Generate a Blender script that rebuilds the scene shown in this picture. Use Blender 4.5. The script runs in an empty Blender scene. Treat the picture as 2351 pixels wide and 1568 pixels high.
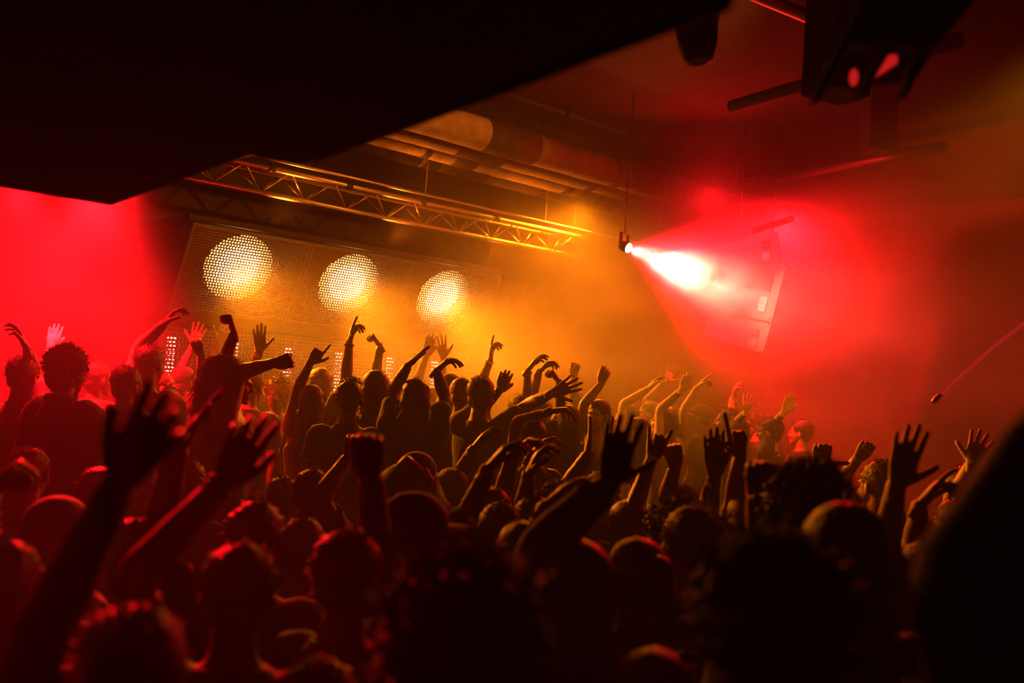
import bpy, math, random
import numpy as np
from mathutils import Vector, Matrix, noise as mnoise

random.seed(7)
RNG = np.random.default_rng(7)
SC = bpy.context.scene
COL = SC.collection

# ------------------------------------------------------------------ camera
F_PX = 2351 * 35.0 / 36.0
CAM_Z = 2.04
PITCH = math.radians(3.2)
ROLL = math.radians(4.0)
_f = np.array([0, math.cos(PITCH), math.sin(PITCH)])
_u = np.array([0, -math.sin(PITCH), math.cos(PITCH)])
_r = np.array([1.0, 0, 0])
RX = _r * math.cos(ROLL) + _u * math.sin(ROLL)
UP = -_r * math.sin(ROLL) + _u * math.cos(ROLL)
CAM = np.array([0.0, 0.0, CAM_Z])
cam_d = bpy.data.cameras.new('camera')
cam_d.lens = 35
cam_d.sensor_width = 36
cam_d.clip_start = 0.05
cam_d.dof.use_dof = True
cam_d.dof.focus_distance = 6.4
cam_d.dof.aperture_fstop = 1.6
cam = bpy.data.objects.new('camera', cam_d)
COL.objects.link(cam)
M = Matrix(((RX[0], UP[0], -_f[0], CAM[0]), (RX[1], UP[1], -_f[1], CAM[1]),
            (RX[2], UP[2], -_f[2], CAM[2]), (0, 0, 0, 1)))
cam.matrix_world = M
SC.camera = cam


def ray(x, y):
    return _f + RX * ((x - 1175.5) / F_PX) - UP * ((y - 784) / F_PX)


def P(x, y, d):
    """point seen at photo pixel x, y at distance d along the view axis"""
    return CAM + ray(x, y) * d


def proj(p):
    q = np.asarray(p, float) - CAM
    z = q @ _f
    return np.array([1175.5 + F_PX * (q @ RX) / z, 784 - F_PX * (q @ UP) / z])


def at_z(x, y, z):
    v = ray(x, y)
    return CAM + v * ((z - CAM_Z) / v[2])


# stage wall frame: U runs along the wall away to the right, N points into the room
ANG = math.radians(49)
U = np.array([math.sin(ANG), math.cos(ANG), 0])
N = np.array([math.cos(ANG), -math.sin(ANG), 0])
Z = np.array([0, 0, 1.0])
W0 = P(383, 740, 8.2)
W0[2] = 0


def wp(t, n, z):
    return W0 + U * t + N * n + Z * z


def on_wall(x, y, n):
    v = ray(x, y)
    s = ((W0 + N * n - CAM) @ N) / (v @ N)
    p = CAM + v * s
    return (p - W0) @ U, p[2]


# ------------------------------------------------------------------ world, exposure, lights
world = bpy.data.worlds.new('world')
SC.world = world
world.use_nodes = True
world.node_tree.nodes['Background'].inputs[0].default_value = (0.0, 0.0, 0.0, 1)
world.node_tree.nodes['Background'].inputs[1].default_value = 0.0
SC.view_settings.view_transform = 'Standard'
SC.view_settings.look = 'None'
SC.view_settings.exposure = 0.0
SC.view_settings.gamma = 1.0
SC.view_settings.use_curve_mapping = False
SC.cycles.max_bounces = 3
SC.cycles.diffuse_bounces = 0
SC.cycles.glossy_bounces = 1
SC.cycles.transmission_bounces = 2
SC.cycles.volume_bounces = 0
SC.cycles.volume_max_steps = 48
SC.cycles.volume_step_rate = 3.0
SC.cycles.sample_clamp_indirect = 4.0
SC.cycles.use_adaptive_sampling = True
SC.cycles.adaptive_threshold = 0.1

AMBER = (1.0, 0.205, 0.004)
RED = (1.0, 0.004, 0.008)


def spot(name, loc, target, power, color, angle, blend=0.5, radius=0.08):
    d = bpy.data.lights.new(name, 'SPOT')
    d.energy = power
    d.color = color
    d.spot_size = math.radians(angle)
    d.spot_blend = blend
    d.shadow_soft_size = radius
    o = bpy.data.objects.new(name, d)
    COL.objects.link(o)
    o.location = loc
    v = Vector(np.asarray(target) - np.asarray(loc))
    o.rotation_euler = v.to_track_quat('-Z', 'Y').to_euler()
    return o


def point(name, loc, power, color, radius=0.1):
    d = bpy.data.lights.new(name, 'POINT')
    d.energy = power
    d.color = color
    d.shadow_soft_size = radius
    o = bpy.data.objects.new(name, d)
    COL.objects.link(o)
    o.location = loc
    return o


# three amber blinders behind the perforated panels (n = 0.3 in front of the wall, tilted down)
LAMPS = [(537, 615), (797, 650), (1012, 685)]
TILT = math.radians(27)
PN = N * math.cos(TILT) - Z * math.sin(TILT)          # panel normal
for i, (lx, ly) in enumerate(LAMPS):
    t_, z_ = on_wall(lx, ly, 0.24)
    p_ = wp(t_, 0.24, z_)
    spot('amber_blinder_light', p_ + PN * 0.06, p_ + PN * 3 - Z * 0.2, 900, AMBER, 72, 0.8, 0.12)
    spot('amber_blinder_core', p_ + PN * 0.06, p_ + PN * 3 + U * 0.9 - Z * 0.9, 420, (1.0, 0.33, 0.01), 17, 0.6, 0.10)
    point('amber_blinder_bulb', p_ - PN * 0.10, 22, (1.0, 0.45, 0.06), 0.05)
# unseen amber fills added to brighten the haze, beyond the panels and at far right
pA = P(1330, 470, 10.6)
spot('amber_haze_fill', pA, P(1240, 850, 8.6), 2200, AMBER, 92, 1.0, 0.25)
pB = P(2520, 70, 5.4)
spot('amber_haze_fill', pB, P(2150, 650, 6.8), 260, (1.0, 0.24, 0.004), 84, 1.0, 0.15)
# added amber fill standing in for bounced light on the truss and panels
spot('amber_front_fill', np.array([1.3, 4.6, 4.3]), wp(1.6, 0.3, 3.45), 420, (1.0, 0.19, 0.008), 44, 0.7, 0.1)
for t_ in (0.7, 1.9, 3.1):                              # unseen fills added above the soffit to brighten the pipes
    spot('amber_up_fill', wp(t_, 0.34, 3.36), wp(t_ + 0.2, 1.25, 4.35), 70, (1.0, 0.17, 0.008), 84, 0.9, 0.06)
# red wash lamps over the left of the dance floor
pR = P(270, 405, 6.9)
spot('red_wash_light', pR, P(-150, 1250, 2.3), 4600, RED, 25, 0.8, 0.12)
spot('red_wash_light', P(215, 400, 6.5), P(190, 900, 6.7), 2700, RED, 90, 0.9, 0.12)
spot('red_wash_light', P(40, 380, 6.3), P(50, 900, 6.6), 2600, RED, 90, 0.9, 0.12)
# red beam at the right of the stage
pS = P(1447, 571, 8.6)
spot('red_beam_light', pS, P(1800, 690, 8.9), 9000, RED, 88, 1.0, 0.05)
spot('red_wash_light', P(1800, 500, 9.9), P(1790, 850, 8.8), 3000, RED, 125, 1.0, 0.2)  # unseen wash added for more red glow around the speakers
spot('red_beam_core', pS, P(1790, 708, 8.7), 5500, (1.0, 0.20, 0.11), 42, 1.0, 0.05)
spot('red_wash_light', P(1640, 470, 9.6), P(1500, 150, 6.8), 120, RED, 130, 1.0, 0.15)


# ------------------------------------------------------------------ materials
MATS = {}


def principled(name, color, rough=0.6, metal=0.0, noise=0.0, nscale=8.0, bump=0.0, bscale=60.0, spec=0.5, sheen=0.0):
    m = bpy.data.materials.new(name)
    m.use_nodes = True
    nt = m.node_tree
    b = nt.nodes['Principled BSDF']
    b.inputs['Base Color'].default_value = (*color, 1)
    b.inputs['Roughness'].default_value = rough
    b.inputs['Metallic'].default_value = metal
    b.inputs['Specular IOR Level'].default_value = spec
    if sheen:
        b.inputs['Sheen Weight'].default_value = sheen
    tc = nt.nodes.new('ShaderNodeTexCoord')
    if noise:
        n = nt.nodes.new('ShaderNodeTexNoise')
        n.inputs['Scale'].default_value = nscale
        n.inputs['Detail'].default_value = 4
        nt.links.new(tc.outputs['Object'], n.inputs['Vector'])
        r = nt.nodes.new('ShaderNodeValToRGB')
        r.color_ramp.elements[0].position = 0.3
        r.color_ramp.elements[1].position = 0.7
        r.color_ramp.elements[0].color = (*[c * (1 - noise) for c in color], 1)
        r.color_ramp.elements[1].color = (*[min(1, c * (1 + noise)) for c in color], 1)
        nt.links.new(n.outputs['Fac'], r.inputs['Fac'])
        nt.links.new(r.outputs['Color'], b.inputs['Base Color'])
    if bump:
        n2 = nt.nodes.new('ShaderNodeTexNoise')
        n2.inputs['Scale'].default_value = bscale
        n2.inputs['Detail'].default_value = 3
        nt.links.new(tc.outputs['Object'], n2.inputs['Vector'])
        bp = nt.nodes.new('ShaderNodeBump')
        bp.inputs['Strength'].default_value = bump
        bp.inputs['Distance'].default_value = 0.01
        nt.links.new(n2.outputs['Fac'], bp.inputs['Height'])
        nt.links.new(bp.outputs['Normal'], b.inputs['Normal'])
    MATS[name] = m
    return m


def emissive(name, color, strength):
    m = bpy.data.materials.new(name)
    m.use_nodes = True
    nt = m.node_tree
    nt.nodes.remove(nt.nodes['Principled BSDF'])
    e = nt.nodes.new('ShaderNodeEmission')
    e.inputs['Color'].default_value = (*color, 1)
    e.inputs['Strength'].default_value = strength
    nt.links.new(e.outputs[0], nt.nodes['Material Output'].inputs['Surface'])
    m.cycles.emission_sampling = 'NONE'
    MATS[name] = m
    return m


principled('floor', (0.03, 0.028, 0.026), 0.5, noise=0.4)
principled('plaster_dark', (0.10, 0.08, 0.07), 0.85, noise=0.3, nscale=3, bump=0.3, bscale=20)
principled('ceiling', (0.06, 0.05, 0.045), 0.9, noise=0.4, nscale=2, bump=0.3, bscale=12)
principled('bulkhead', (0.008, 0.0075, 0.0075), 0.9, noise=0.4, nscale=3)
principled('mortar', (0.10, 0.08, 0.07), 0.95)
principled('brick', (0.22, 0.10, 0.07), 0.85, noise=0.35, nscale=9, bump=0.4, bscale=60)
principled('black_metal', (0.02, 0.02, 0.02), 0.45, metal=0.2, noise=0.3, nscale=20)
principled('aluminium', (0.62, 0.62, 0.62), 0.35, metal=0.85, noise=0.15, nscale=14)
principled('pipe_wrap', (0.55, 0.50, 0.44), 0.75, noise=0.25, nscale=10, bump=0.5, bscale=30)
principled('pipe_band', (0.05, 0.045, 0.04), 0.7, noise=0.5, nscale=25)
principled('panel_paint', (0.50, 0.46, 0.42), 0.5, metal=0.0, noise=0.1, nscale=6)
principled('reflector', (0.7, 0.62, 0.5), 0.5, metal=1.0)
principled('speaker_paint', (0.16, 0.15, 0.15), 0.6, noise=0.1, nscale=12, bump=0.2, bscale=140)
principled('speaker_dark', (0.02, 0.02, 0.02), 0.7)
principled('lens_glass', (0.25, 0.03, 0.03), 0.1, spec=1.0)
emissive('blinder_lamp', (1.0, 0.64, 0.22), 30.0)
emissive('led_glow', (1.0, 0.24, 0.16), 14.0)
emissive('beam_lens', (1.0, 0.4, 0.28), 30.0)
emissive('red_glint_glow', (1.0, 0.02, 0.02), 0.5)  # red reflections between the flaps, put in as emission
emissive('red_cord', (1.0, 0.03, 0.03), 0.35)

# ------------------------------------------------------------------ mesh helpers


class MB:
    """collects geometry for one mesh"""

    def __init__(self):
        self.v = []
        self.f = []
        self.n = 0

    def add(self, v, f):
        v = np.asarray(v, float).reshape(-1, 3)
        self.v.append(v)
        o = self.n
        self.f.extend([tuple(i + o for i in q) for q in f])
        self.n += len(v)
        return self

    def verts(self):
        return np.concatenate(self.v) if self.v else np.zeros((0, 3))

    def mesh(self, name, smooth=False):
        me = bpy.data.meshes.new(name)
        me.from_pydata(self.verts().tolist(), [], self.f)
        if smooth:
            me.polygons.foreach_set('use_smooth', [True] * len(me.polygons))
        me.update()
        return me

    def build(self, name, mat, parent=None, smooth=False, origin=None):
        vs = self.verts()
        o_ = np.zeros(3) if origin is None else np.asarray(origin, float)
        self.v = [vs - o_]
        o = bpy.data.objects.new(name, self.mesh(name, smooth))
        o.data.materials.append(MATS[mat] if isinstance(mat, str) else mat)
        o.location = o_
        COL.objects.link(o)
        if parent is not None:
            o.parent = parent
            o.location = o_ - np.array(parent.location) if origin is not None else -np.array(parent.location)
        return o


def tag(o, label=None, cat=None, group=None, kind=None):
    if label:
        o['label'] = label
    if cat:
        o['category'] = cat
    if group:
        o['group'] = group
    if kind:
        o['kind'] = kind
    return o


def empty(name, loc, label=None, cat=None, group=None):
    o = bpy.data.objects.new(name, None)
    o.empty_display_size = 0.1
    o.location = loc
    COL.objects.link(o)
    return tag(o, label, cat, group)


def box_geo(c, a, b, cc, r=0.0):
    """box with centre c and three half-axis vectors a, b, cc"""
    c, a, b, cc = [np.asarray(q, float) for q in (c, a, b, cc)]
    v = [c + sx * a + sy * b + sz * cc for sz in (-1, 1) for sy in (-1, 1) for sx in (-1, 1)]
    f = [(0, 2, 3, 1), (4, 5, 7, 6), (0, 1, 5, 4), (2, 6, 7, 3), (0, 4, 6, 2), (1, 3, 7, 5)]
    if np.cross(a, b) @ cc < 0:
        f = [q[::-1] for q in f]
    return v, f


def frame_for(d):
    d = d / np.linalg.norm(d)
    ref = np.array([0, 0, 1.0]) if abs(d[2]) < 0.9 else np.array([1.0, 0, 0])
    a = np.cross(ref, d)
    a /= np.linalg.norm(a)
    return a, np.cross(d, a)


def tube_geo(pts, rads, n=10, side=None, cap=True, round_cap=False):
    """swept tube; rads scalar or (along side axis, other) per point; side fixes the first axis"""
    pts = np.asarray(pts, float)
    m = len(pts)
    rads = np.asarray(rads, float)
    if rads.ndim == 1:
        rads = np.stack([rads, rads], 1)
    tan = np.zeros_like(pts)
    tan[1:-1] = pts[2:] - pts[:-2]
    tan[0] = pts[1] - pts[0]
    tan[-1] = pts[-1] - pts[-2]
    tan /= np.linalg.norm(tan, axis=1)[:, None] + 1e-12
    if side is None:
        a, _ = frame_for(tan[0])
    else:
        a = np.asarray(side, float)
    ang = np.arange(n) * 2 * math.pi / n
    ca, sa = np.cos(ang), np.sin(ang)
    V = []
    for i in range(m):
        a = a - tan[i] * (a @ tan[i])
        a /= np.linalg.norm(a) + 1e-12
        b = np.cross(tan[i], a)
        V.append(pts[i] + np.outer(ca * rads[i, 0], a) + np.outer(sa * rads[i, 1], b))
    V = np.concatenate(V)
    Fc = []
    for i in range(m - 1):
        for j in range(n):
            k = (j + 1) % n
            Fc.append((i * n + j, i * n + k, (i + 1) * n + k, (i + 1) * n + j))
    if cap:
        e0 = pts[0] - tan[0] * (rads[0].mean() * 0.7 if round_cap else 0)
        e1 = pts[-1] + tan[-1] * (rads[-1].mean() * 0.7 if round_cap else 0)
        V = np.concatenate([V, [e0, e1]])
        i0, i1 = m * n, m * n + 1
        for j in range(n):
            k = (j + 1) % n
            Fc.append((i0, k, j))
            Fc.append((i1, (m - 1) * n + j, (m - 1) * n + k))
    return V, Fc


def cyl(p0, p1, r, n=12):
    return tube_geo([p0, p1], [r, r], n)


def ellipsoid_geo(c, r, nu=14, nv=9, R=None, bump=None):
    v = []
    for i in range(1, nv):
        th = math.pi * i / nv
        for j in range(nu):
            ph = 2 * math.pi * j / nu
            v.append((math.sin(th) * math.cos(ph), math.sin(th) * math.sin(ph), math.cos(th)))
    v += [(0, 0, 1), (0, 0, -1)]
    v = np.array(v)
    d = v.copy()
    v = v * np.asarray(r)
    if bump is not None:
        v = v * (1 + bump(d))[:, None]
    if R is not None:
        v = v @ np.asarray(R).T
    v = v + np.asarray(c)
    f = []
    for i in range(nv - 2):
        for j in range(nu):
            k = (j + 1) % nu
            f.append((i * nu + j, (i + 1) * nu + j, (i + 1) * nu + k, i * nu + k))
    t, b = (nv - 1) * nu, (nv - 1) * nu + 1
    for j in range(nu):
        k = (j + 1) % nu
        f.append((t, j, k))
        f.append((b, (nv - 2) * nu + k, (nv - 2) * nu + j))
    return v, f


def spline(pts, rads, sub=4):
    """Catmull-Rom through pts and radii"""
    pts = np.asarray(pts, float)
    rads = np.asarray(rads, float)
    if rads.ndim == 1:
        rads = np.stack([rads, rads], 1)
    q = np.concatenate([pts, rads], 1)
    q = np.concatenate([[2 * q[0] - q[1]], q, [2 * q[-1] - q[-2]]])
    out = []
    for i in range(1, len(q) - 2):
        p0, p1, p2, p3 = q[i - 1], q[i], q[i + 1], q[i + 2]
        for s in range(sub):
            t = s / sub
            out.append(0.5 * ((2 * p1) + (-p0 + p2) * t + (2 * p0 - 5 * p1 + 4 * p2 - p3) * t * t
                              + (-p0 + 3 * p1 - 3 * p2 + p3) * t ** 3))
    out.append(q[-2])
    out = np.array(out)
    return out[:, :3], np.maximum(out[:, 3:], 1e-4)

# ------------------------------------------------------------------ haze (real scattering medium filling the room)


def smoke_mat(name, base, low, high, scale, detail, aniso, shape=None, lo_pos=0.35, hi_pos=0.7, distort=0.6):
    m = bpy.data.materials.new(name)
    m.use_nodes = True
    nt = m.node_tree
    nt.nodes.remove(nt.nodes['Principled BSDF'])
    out = nt.nodes['Material Output']
    vs = nt.nodes.new('ShaderNodeVolumeScatter')
    vs.inputs['Color'].default_value = (1, 1, 1, 1)
    vs.inputs['Anisotropy'].default_value = aniso
    geo = nt.nodes.new('ShaderNodeNewGeometry')
    mp = nt.nodes.new('ShaderNodeMapping')
    mp.inputs['Scale'].default_value = (1, 1, 1.5)
    nt.links.new(geo.outputs['Position'], mp.inputs['Vector'])
    nz = nt.nodes.new('ShaderNodeTexNoise')
    nz.inputs['Scale'].default_value = scale
    nz.inputs['Detail'].default_value = detail
    nz.inputs['Roughness'].default_value = 0.6
    if distort:
        nz.inputs['Distortion'].default_value = distort
    nt.links.new(mp.outputs['Vector'], nz.inputs['Vector'])
    mr = nt.nodes.new('ShaderNodeMapRange')
    mr.interpolation_type = 'SMOOTHSTEP'
    mr.inputs['From Min'].default_value = lo_pos
    mr.inputs['From Max'].default_value = hi_pos
    mr.inputs['To Min'].default_value = low
    mr.inputs['To Max'].default_value = high
    nt.links.new(nz.outputs['Fac'], mr.inputs['Value'])
    res = mr.outputs['Result']

    def math_(op, a, b):
        n = nt.nodes.new('ShaderNodeMath')
        n.operation = op
        for i, q in enumerate((a, b)):
            if isinstance(q, (int, float)):
                n.inputs[i].default_value = q
            else:
                nt.links.new(q, n.inputs[i])
        return n.outputs[0]

    if shape is not None:
        # smoke gathers around given centres: sum of soft blobs (centre, radius, weight)
        acc = None
        for c, r, w in shape:
            d = nt.nodes.new('ShaderNodeVectorMath')
            d.operation = 'DISTANCE'
            nt.links.new(geo.outputs['Position'], d.inputs[0])
            d.inputs[1].default_value = c
            k = nt.nodes.new('ShaderNodeMapRange')
            k.interpolation_type = 'SMOOTHSTEP'
            k.inputs['From Min'].default_value = r
            k.inputs['From Max'].default_value = 0.0
            k.inputs['To Min'].default_value = 0.0
            k.inputs['To Max'].default_value = w
            nt.links.new(d.outputs['Value'], k.inputs['Value'])
            acc = k.outputs['Result'] if acc is None else math_('ADD', acc, k.outputs['Result'])
        res = math_('MULTIPLY', res, math_('ADD', acc, base))
    else:
        res = math_('ADD', res, base)
    nt.links.new(res, vs.inputs['Density'])
    nt.links.new(vs.outputs[0], out.inputs['Volume'])
    MATS[name] = m
    return m


CEIL = 4.75
room_blobs = [(tuple(P(1310, 720, 9.0)), 2.6, 0.20), (tuple(P(1740, 680, 9.3)), 2.0, 0.38),
              (tuple(P(2230, 450, 6.5)), 2.8, 0.10), (tuple(P(150, 540, 6.6)), 2.0, 0.20),
              (tuple(P(880, 820, 8.0)), 1.8, 0.20)]
smoke_mat('room_haze', 0.016, 0.35, 1.5, 0.75, 1.5, 0.15, room_blobs, distort=0.0)
hb = MB()
hb.add(*box_geo((0.5, 6.9, CEIL / 2 + 0.0), (7.2, 0, 0), (0, 8.0, 0), (0, 0, CEIL / 2 - 0.02)))
hz = hb.build('haze', 'room_haze')
tag(hz, 'thin drifting stage haze filling the whole room', 'haze', kind='stuff')

plume_c = P(1630, 645, 8.15)
smoke_mat('smoke_plume', 0.0, 0.0, 3.4, 2.8, 3.0, 0.1,
          [(tuple(P(1565, 618, 8.5)), 0.36, 1.0), (tuple(P(1630, 648, 8.5)), 0.46, 0.9),
           (tuple(P(1710, 685, 8.5)), 0.5, 0.5), (tuple(P(1458, 576, 8.58)), 0.10, 1.4)], 0.38, 0.60, 0.7)
MATS['room_haze'].cycles.volume_step_rate = 0.8
MATS['smoke_plume'].cycles.volume_step_rate = 0.2
pm = MB()
pm.add(*ellipsoid_geo(plume_c, (1.15, 0.75, 0.75), 20, 12))
pl = pm.build('smoke_plume', 'smoke_plume')
tag(pl, 'thick white smoke billowing through the bright red beam', 'smoke', kind='stuff')

# ------------------------------------------------------------------ room shell


def slab(name, c, a, b, cc, mat):
    m = MB()
    m.add(*box_geo(c, a, b, cc))
    return tag(m.build(name, mat), kind='structure')


T_END = 8.6
slab('floor', (0.5, 6.5, -0.05), (9, 0, 0), (0, 9.5, 0), (0, 0, 0.05), 'floor')
slab('ceiling', (0.5, 6.5, CEIL + 0.05), (9, 0, 0), (0, 9.5, 0), (0, 0, 0.05), 'ceiling')
WALL_N = -0.45
wall_stage = slab('wall_stage', wp(3.0, WALL_N - 0.1, CEIL / 2), U * 6.0, N * 0.1, Z * CEIL / 2, 'mortar')
slab('wall_far', wp(T_END + 0.1, 5.5, CEIL / 2), U * 0.1, N * 6.0, Z * CEIL / 2, 'plaster_dark')
slab('wall_right', wp(2.0, 11.4, CEIL / 2), U * 7.0, N * 0.1, Z * CEIL / 2, 'plaster_dark')
slab('wall_back', wp(-6.0, 5.5, CEIL / 2), U * 0.1, N * 6.0, Z * CEIL / 2, 'plaster_dark')
# raised dance platform in front of the stage wall
PLAT = 0.35
pf = MB()
plat_pts = [(-5.0, 5.35), (6.5, 5.35), (8.0, 9.0), (5.5, 14.0), (2.3, 12.2), (-5.0, 5.9)]
nq = len(plat_pts)
pv = [(x, y, z) for z in (0.0, PLAT) for x, y in plat_pts]
pff = [tuple(range(nq))[::-1], tuple(range(nq, 2 * nq))] + [(i, (i + 1) % nq, nq + (i + 1) % nq, nq + i) for i in range(nq)]
pf.add(pv, pff)
tag(pf.build('floor_platform', 'floor'), kind='structure')

# bricks of the wall left of the light panels and of the pier at their right
BR_L, BR_H, BR_D = 0.215, 0.065, 0.012
bm_ = MB()
bm_.add(*box_geo((0, 0, 0), (BR_L / 2, 0, 0), (0, BR_D / 2, 0), (0, 0, BR_H / 2)))
# bevelled face
bv = bm_.verts()
brick_me = bm_.mesh('brick')
brick_me.materials.append(MATS['brick'])
rotU = math.atan2(U[1], U[0])


def lay_bricks(parent, t0, t1, z0, z1, n, flip=1):
    row = 0
    z = z0
    while z < z1:
        t = t0 + (0.5 * BR_L if row % 2 else 0)
        while t + BR_L <= t1 + 0.05:
            o = bpy.data.objects.new('brick', brick_me)
            p = wp(t + BR_L / 2, n + 0.004 * random.random(), z + BR_H / 2) - np.array(parent.location)
            o.location = p
            o.rotation_euler = (0, 0, rotU)
            o.scale = (1, 1 + 0.5 * random.random(), 1)
            COL.objects.link(o)
            o.parent = parent
            t += BR_L + 0.011
        z += BR_H + 0.011
        row += 1


lay_bricks(wall_stage, -2.0, -0.25, 1.95, 3.45, WALL_N + 0.004)
pier = MB()
pier.add(*box_geo(wp(3.68, -0.2, CEIL / 2), U * 0.34, N * 0.25, Z * CEIL / 2))
pier = tag(pier.build('wall_pier', 'mortar'), kind='structure')
lay_bricks(pier, 3.34, 4.02, 1.9, 3.2, 0.054)

# big dark bulkhead of the low ceiling over the photographer
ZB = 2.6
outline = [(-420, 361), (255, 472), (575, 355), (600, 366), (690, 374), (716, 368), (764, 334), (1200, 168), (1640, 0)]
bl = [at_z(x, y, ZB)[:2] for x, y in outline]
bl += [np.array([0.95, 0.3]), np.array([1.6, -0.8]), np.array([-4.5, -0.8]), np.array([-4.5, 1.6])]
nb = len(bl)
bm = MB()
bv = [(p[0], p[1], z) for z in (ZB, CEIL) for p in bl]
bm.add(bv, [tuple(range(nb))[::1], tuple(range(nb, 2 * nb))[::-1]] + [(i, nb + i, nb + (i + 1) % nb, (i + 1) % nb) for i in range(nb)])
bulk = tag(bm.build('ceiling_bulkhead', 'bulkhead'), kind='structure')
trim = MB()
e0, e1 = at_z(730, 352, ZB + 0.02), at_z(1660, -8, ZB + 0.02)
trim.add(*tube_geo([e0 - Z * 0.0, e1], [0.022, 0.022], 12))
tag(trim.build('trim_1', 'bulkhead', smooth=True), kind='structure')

# ------------------------------------------------------------------ perforated light panels
PW = 1.09
TOPN, BOTN = 0.38, 0.0
TOPZ, BOTZ = 3.255, 2.56


def perforated(mb, o, a, b, nx, ny, hole, thick, nrm, shear=True):
    """sheet with corner o, edges a, b, nx by ny six-sided holes; staggered"""
    la, lb = np.linalg.norm(a), np.linalg.norm(b)
    ea, eb = a / nx, b / ny
    ha = [0, 60, 120, 180, 240, 300]
    V, Fc = [], []
    for j in range(ny):
        for i in range(nx):
            c0 = o + ea * i + eb * j
            corners = [c0 + ea, c0 + ea + eb, c0 + eb, c0]
            mid = c0 + ea * 0.5 + eb * 0.5
            off = (0.12 if j % 2 else -0.12) * ea if shear else 0
            base = len(V)
            ring = [mid + off + ea * (0.5 * hole * sx) + eb * (0.5 * hole * sy) for sx, sy in
                    ((1, -0.75), (1, 0.75), (0, 1.0), (-1, 0.75), (-1, -0.75), (0, -1.0))]
            out = [corners[0], corners[1], c0 + ea * 0.5 + eb, corners[2], corners[3], c0 + ea * 0.5]
            V += out + ring + [r - nrm * thick for r in ring]
            for k in range(6):
                l = (k + 1) % 6
                Fc.append((base + k, base + l, base + 6 + l, base + 6 + k))
                Fc.append((base + 6 + k, base + 6 + l, base + 12 + l, base + 12 + k))
    mb.add(V, Fc)


PB = (Z * (TOPZ - BOTZ) + N * (TOPN - BOTN))
PBu = PB / np.linalg.norm(PB)
PNRM = np.cross(U, PBu)
if PNRM @ N < 0:
    PNRM = -PNRM
panel_names = ['nearest the red wall', 'in the middle of the row', 'farthest along beside the brick pier']
for i in range(3):
    t0 = -0.01 + PW * i
    org = wp(t0, BOTN, BOTZ)
    root = empty('light_panel', org, 'tilted perforated light panel with a glowing amber lamp, ' + panel_names[i], 'light panel', 'amber light panels')
    g = MB()
    mrg = 0.03
    a = U * (PW - 2 * mrg)
    b = PBu * (np.linalg.norm(PB) - 2 * mrg)
    perforated(g, org + U * mrg + PBu * mrg, a, b, 40, 30, 0.62, 0.010, PNRM)
    go = g.build('grille', 'panel_paint', root)
    tag(go, kind='stuff')
    fr = MB()
    L = np.linalg.norm(PB)
    for c, ha, hb_ in ((org + U * PW / 2 + PBu * mrg / 2, U * (PW / 2 - 0.003), PBu * mrg / 2), (org + U * PW / 2 + PBu * (L - mrg / 2), U * (PW / 2 - 0.003), PBu * mrg / 2),
                       (org + U * (mrg / 2 + .003) + PBu * L / 2, U * mrg / 2, PBu * (L / 2 - mrg)), (org + U * (PW - mrg / 2 - .003) + PBu * L / 2, U * mrg / 2, PBu * (L / 2 - mrg))):
        fr.add(*box_geo(c - PNRM * 0.003, ha, hb_, PNRM * 0.006))
    fr.build('frame', 'panel_paint', root)
    bk = MB()
    bk.add(*box_geo(org + U * PW / 2 + PBu * L / 2 - PNRM * 0.22, U * (PW / 2 - 0.004), PBu * (L / 2 - 0.005), PNRM * 0.006))
    bk.build('back_plate', 'speaker_dark', root)
    # reflector bowl and lamp
    lc = org + U * (PW * 0.47) + PBu * (L * 0.56)
    rings = [(0.30, -0.045), (0.27, -0.08), (0.22, -0.125), (0.15, -0.165), (0.06, -0.185)]
    nseg = 28
    V, Fc = [], []
    for r, dn in rings:
        for k in range(nseg):
            an = 2 * math.pi * k / nseg
            V.append(lc + (U * math.cos(an) + PBu * math.sin(an)) * r + PNRM * dn)
    for q in range(len(rings) - 1):
        for k in range(nseg):
            l = (k + 1) % nseg
            Fc.append((q * nseg + k, q * nseg + l, (q + 1) * nseg + l, (q + 1) * nseg + k))
    rb = MB()
    rb.add(V, Fc)
    rb.build('reflector', 'reflector', root, smooth=True)
    lm = MB()
    R3 = np.stack([U, PBu, PNRM], 1)
    lm.add(*ellipsoid_geo(lc - PNRM * 0.075, (0.185, 0.185, 0.03), 24, 10, R=R3))
    lm.build('lamp', 'blinder_lamp', root, smooth=True)
    for u_ in (0.012, PW - 0.012):
        for v_ in (0.12, 0.5, 0.88):
            sc_ = MB()
            sc_.add(*ellipsoid_geo(org + U * u_ + PBu * L * v_ + PNRM * 0.006, (0.008, 0.008, 0.008), 8, 5))
            sc_.build('screw', 'aluminium', root, smooth=True)
# soffit box that carries the panels, and the ledge under them
cs = MB()
cs.add([wp(-0.06, 0.42, TOPZ + 0.02), wp(3.3, 0.42, TOPZ + 0.02), wp(3.3, WALL_N, TOPZ + 0.02), wp(-0.06, WALL_N, TOPZ + 0.02),
        wp(-0.06, 0.42, TOPZ + 0.06), wp(3.3, 0.42, TOPZ + 0.06), wp(3.3, WALL_N, TOPZ + 0.06), wp(-0.06, WALL_N, TOPZ + 0.06)],
       [(0, 1, 2, 3), (7, 6, 5, 4), (0, 4, 5, 1), (1, 5, 6, 2), (2, 6, 7, 3), (3, 7, 4, 0)])
cs.add([wp(-0.03, WALL_N, BOTZ), wp(-0.03, BOTN - .02, BOTZ), wp(-0.03, TOPN - 0.02, TOPZ), wp(-0.03, WALL_N, TOPZ)], [(0, 1, 2, 3)])
tag(cs.build('trim_2', 'black_metal'), kind='structure')
lg = MB()
lg.add(*box_geo(wp(1.63, -0.02, BOTZ - 0.05), U * 1.66, N * 0.05, Z * 0.045))
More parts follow.
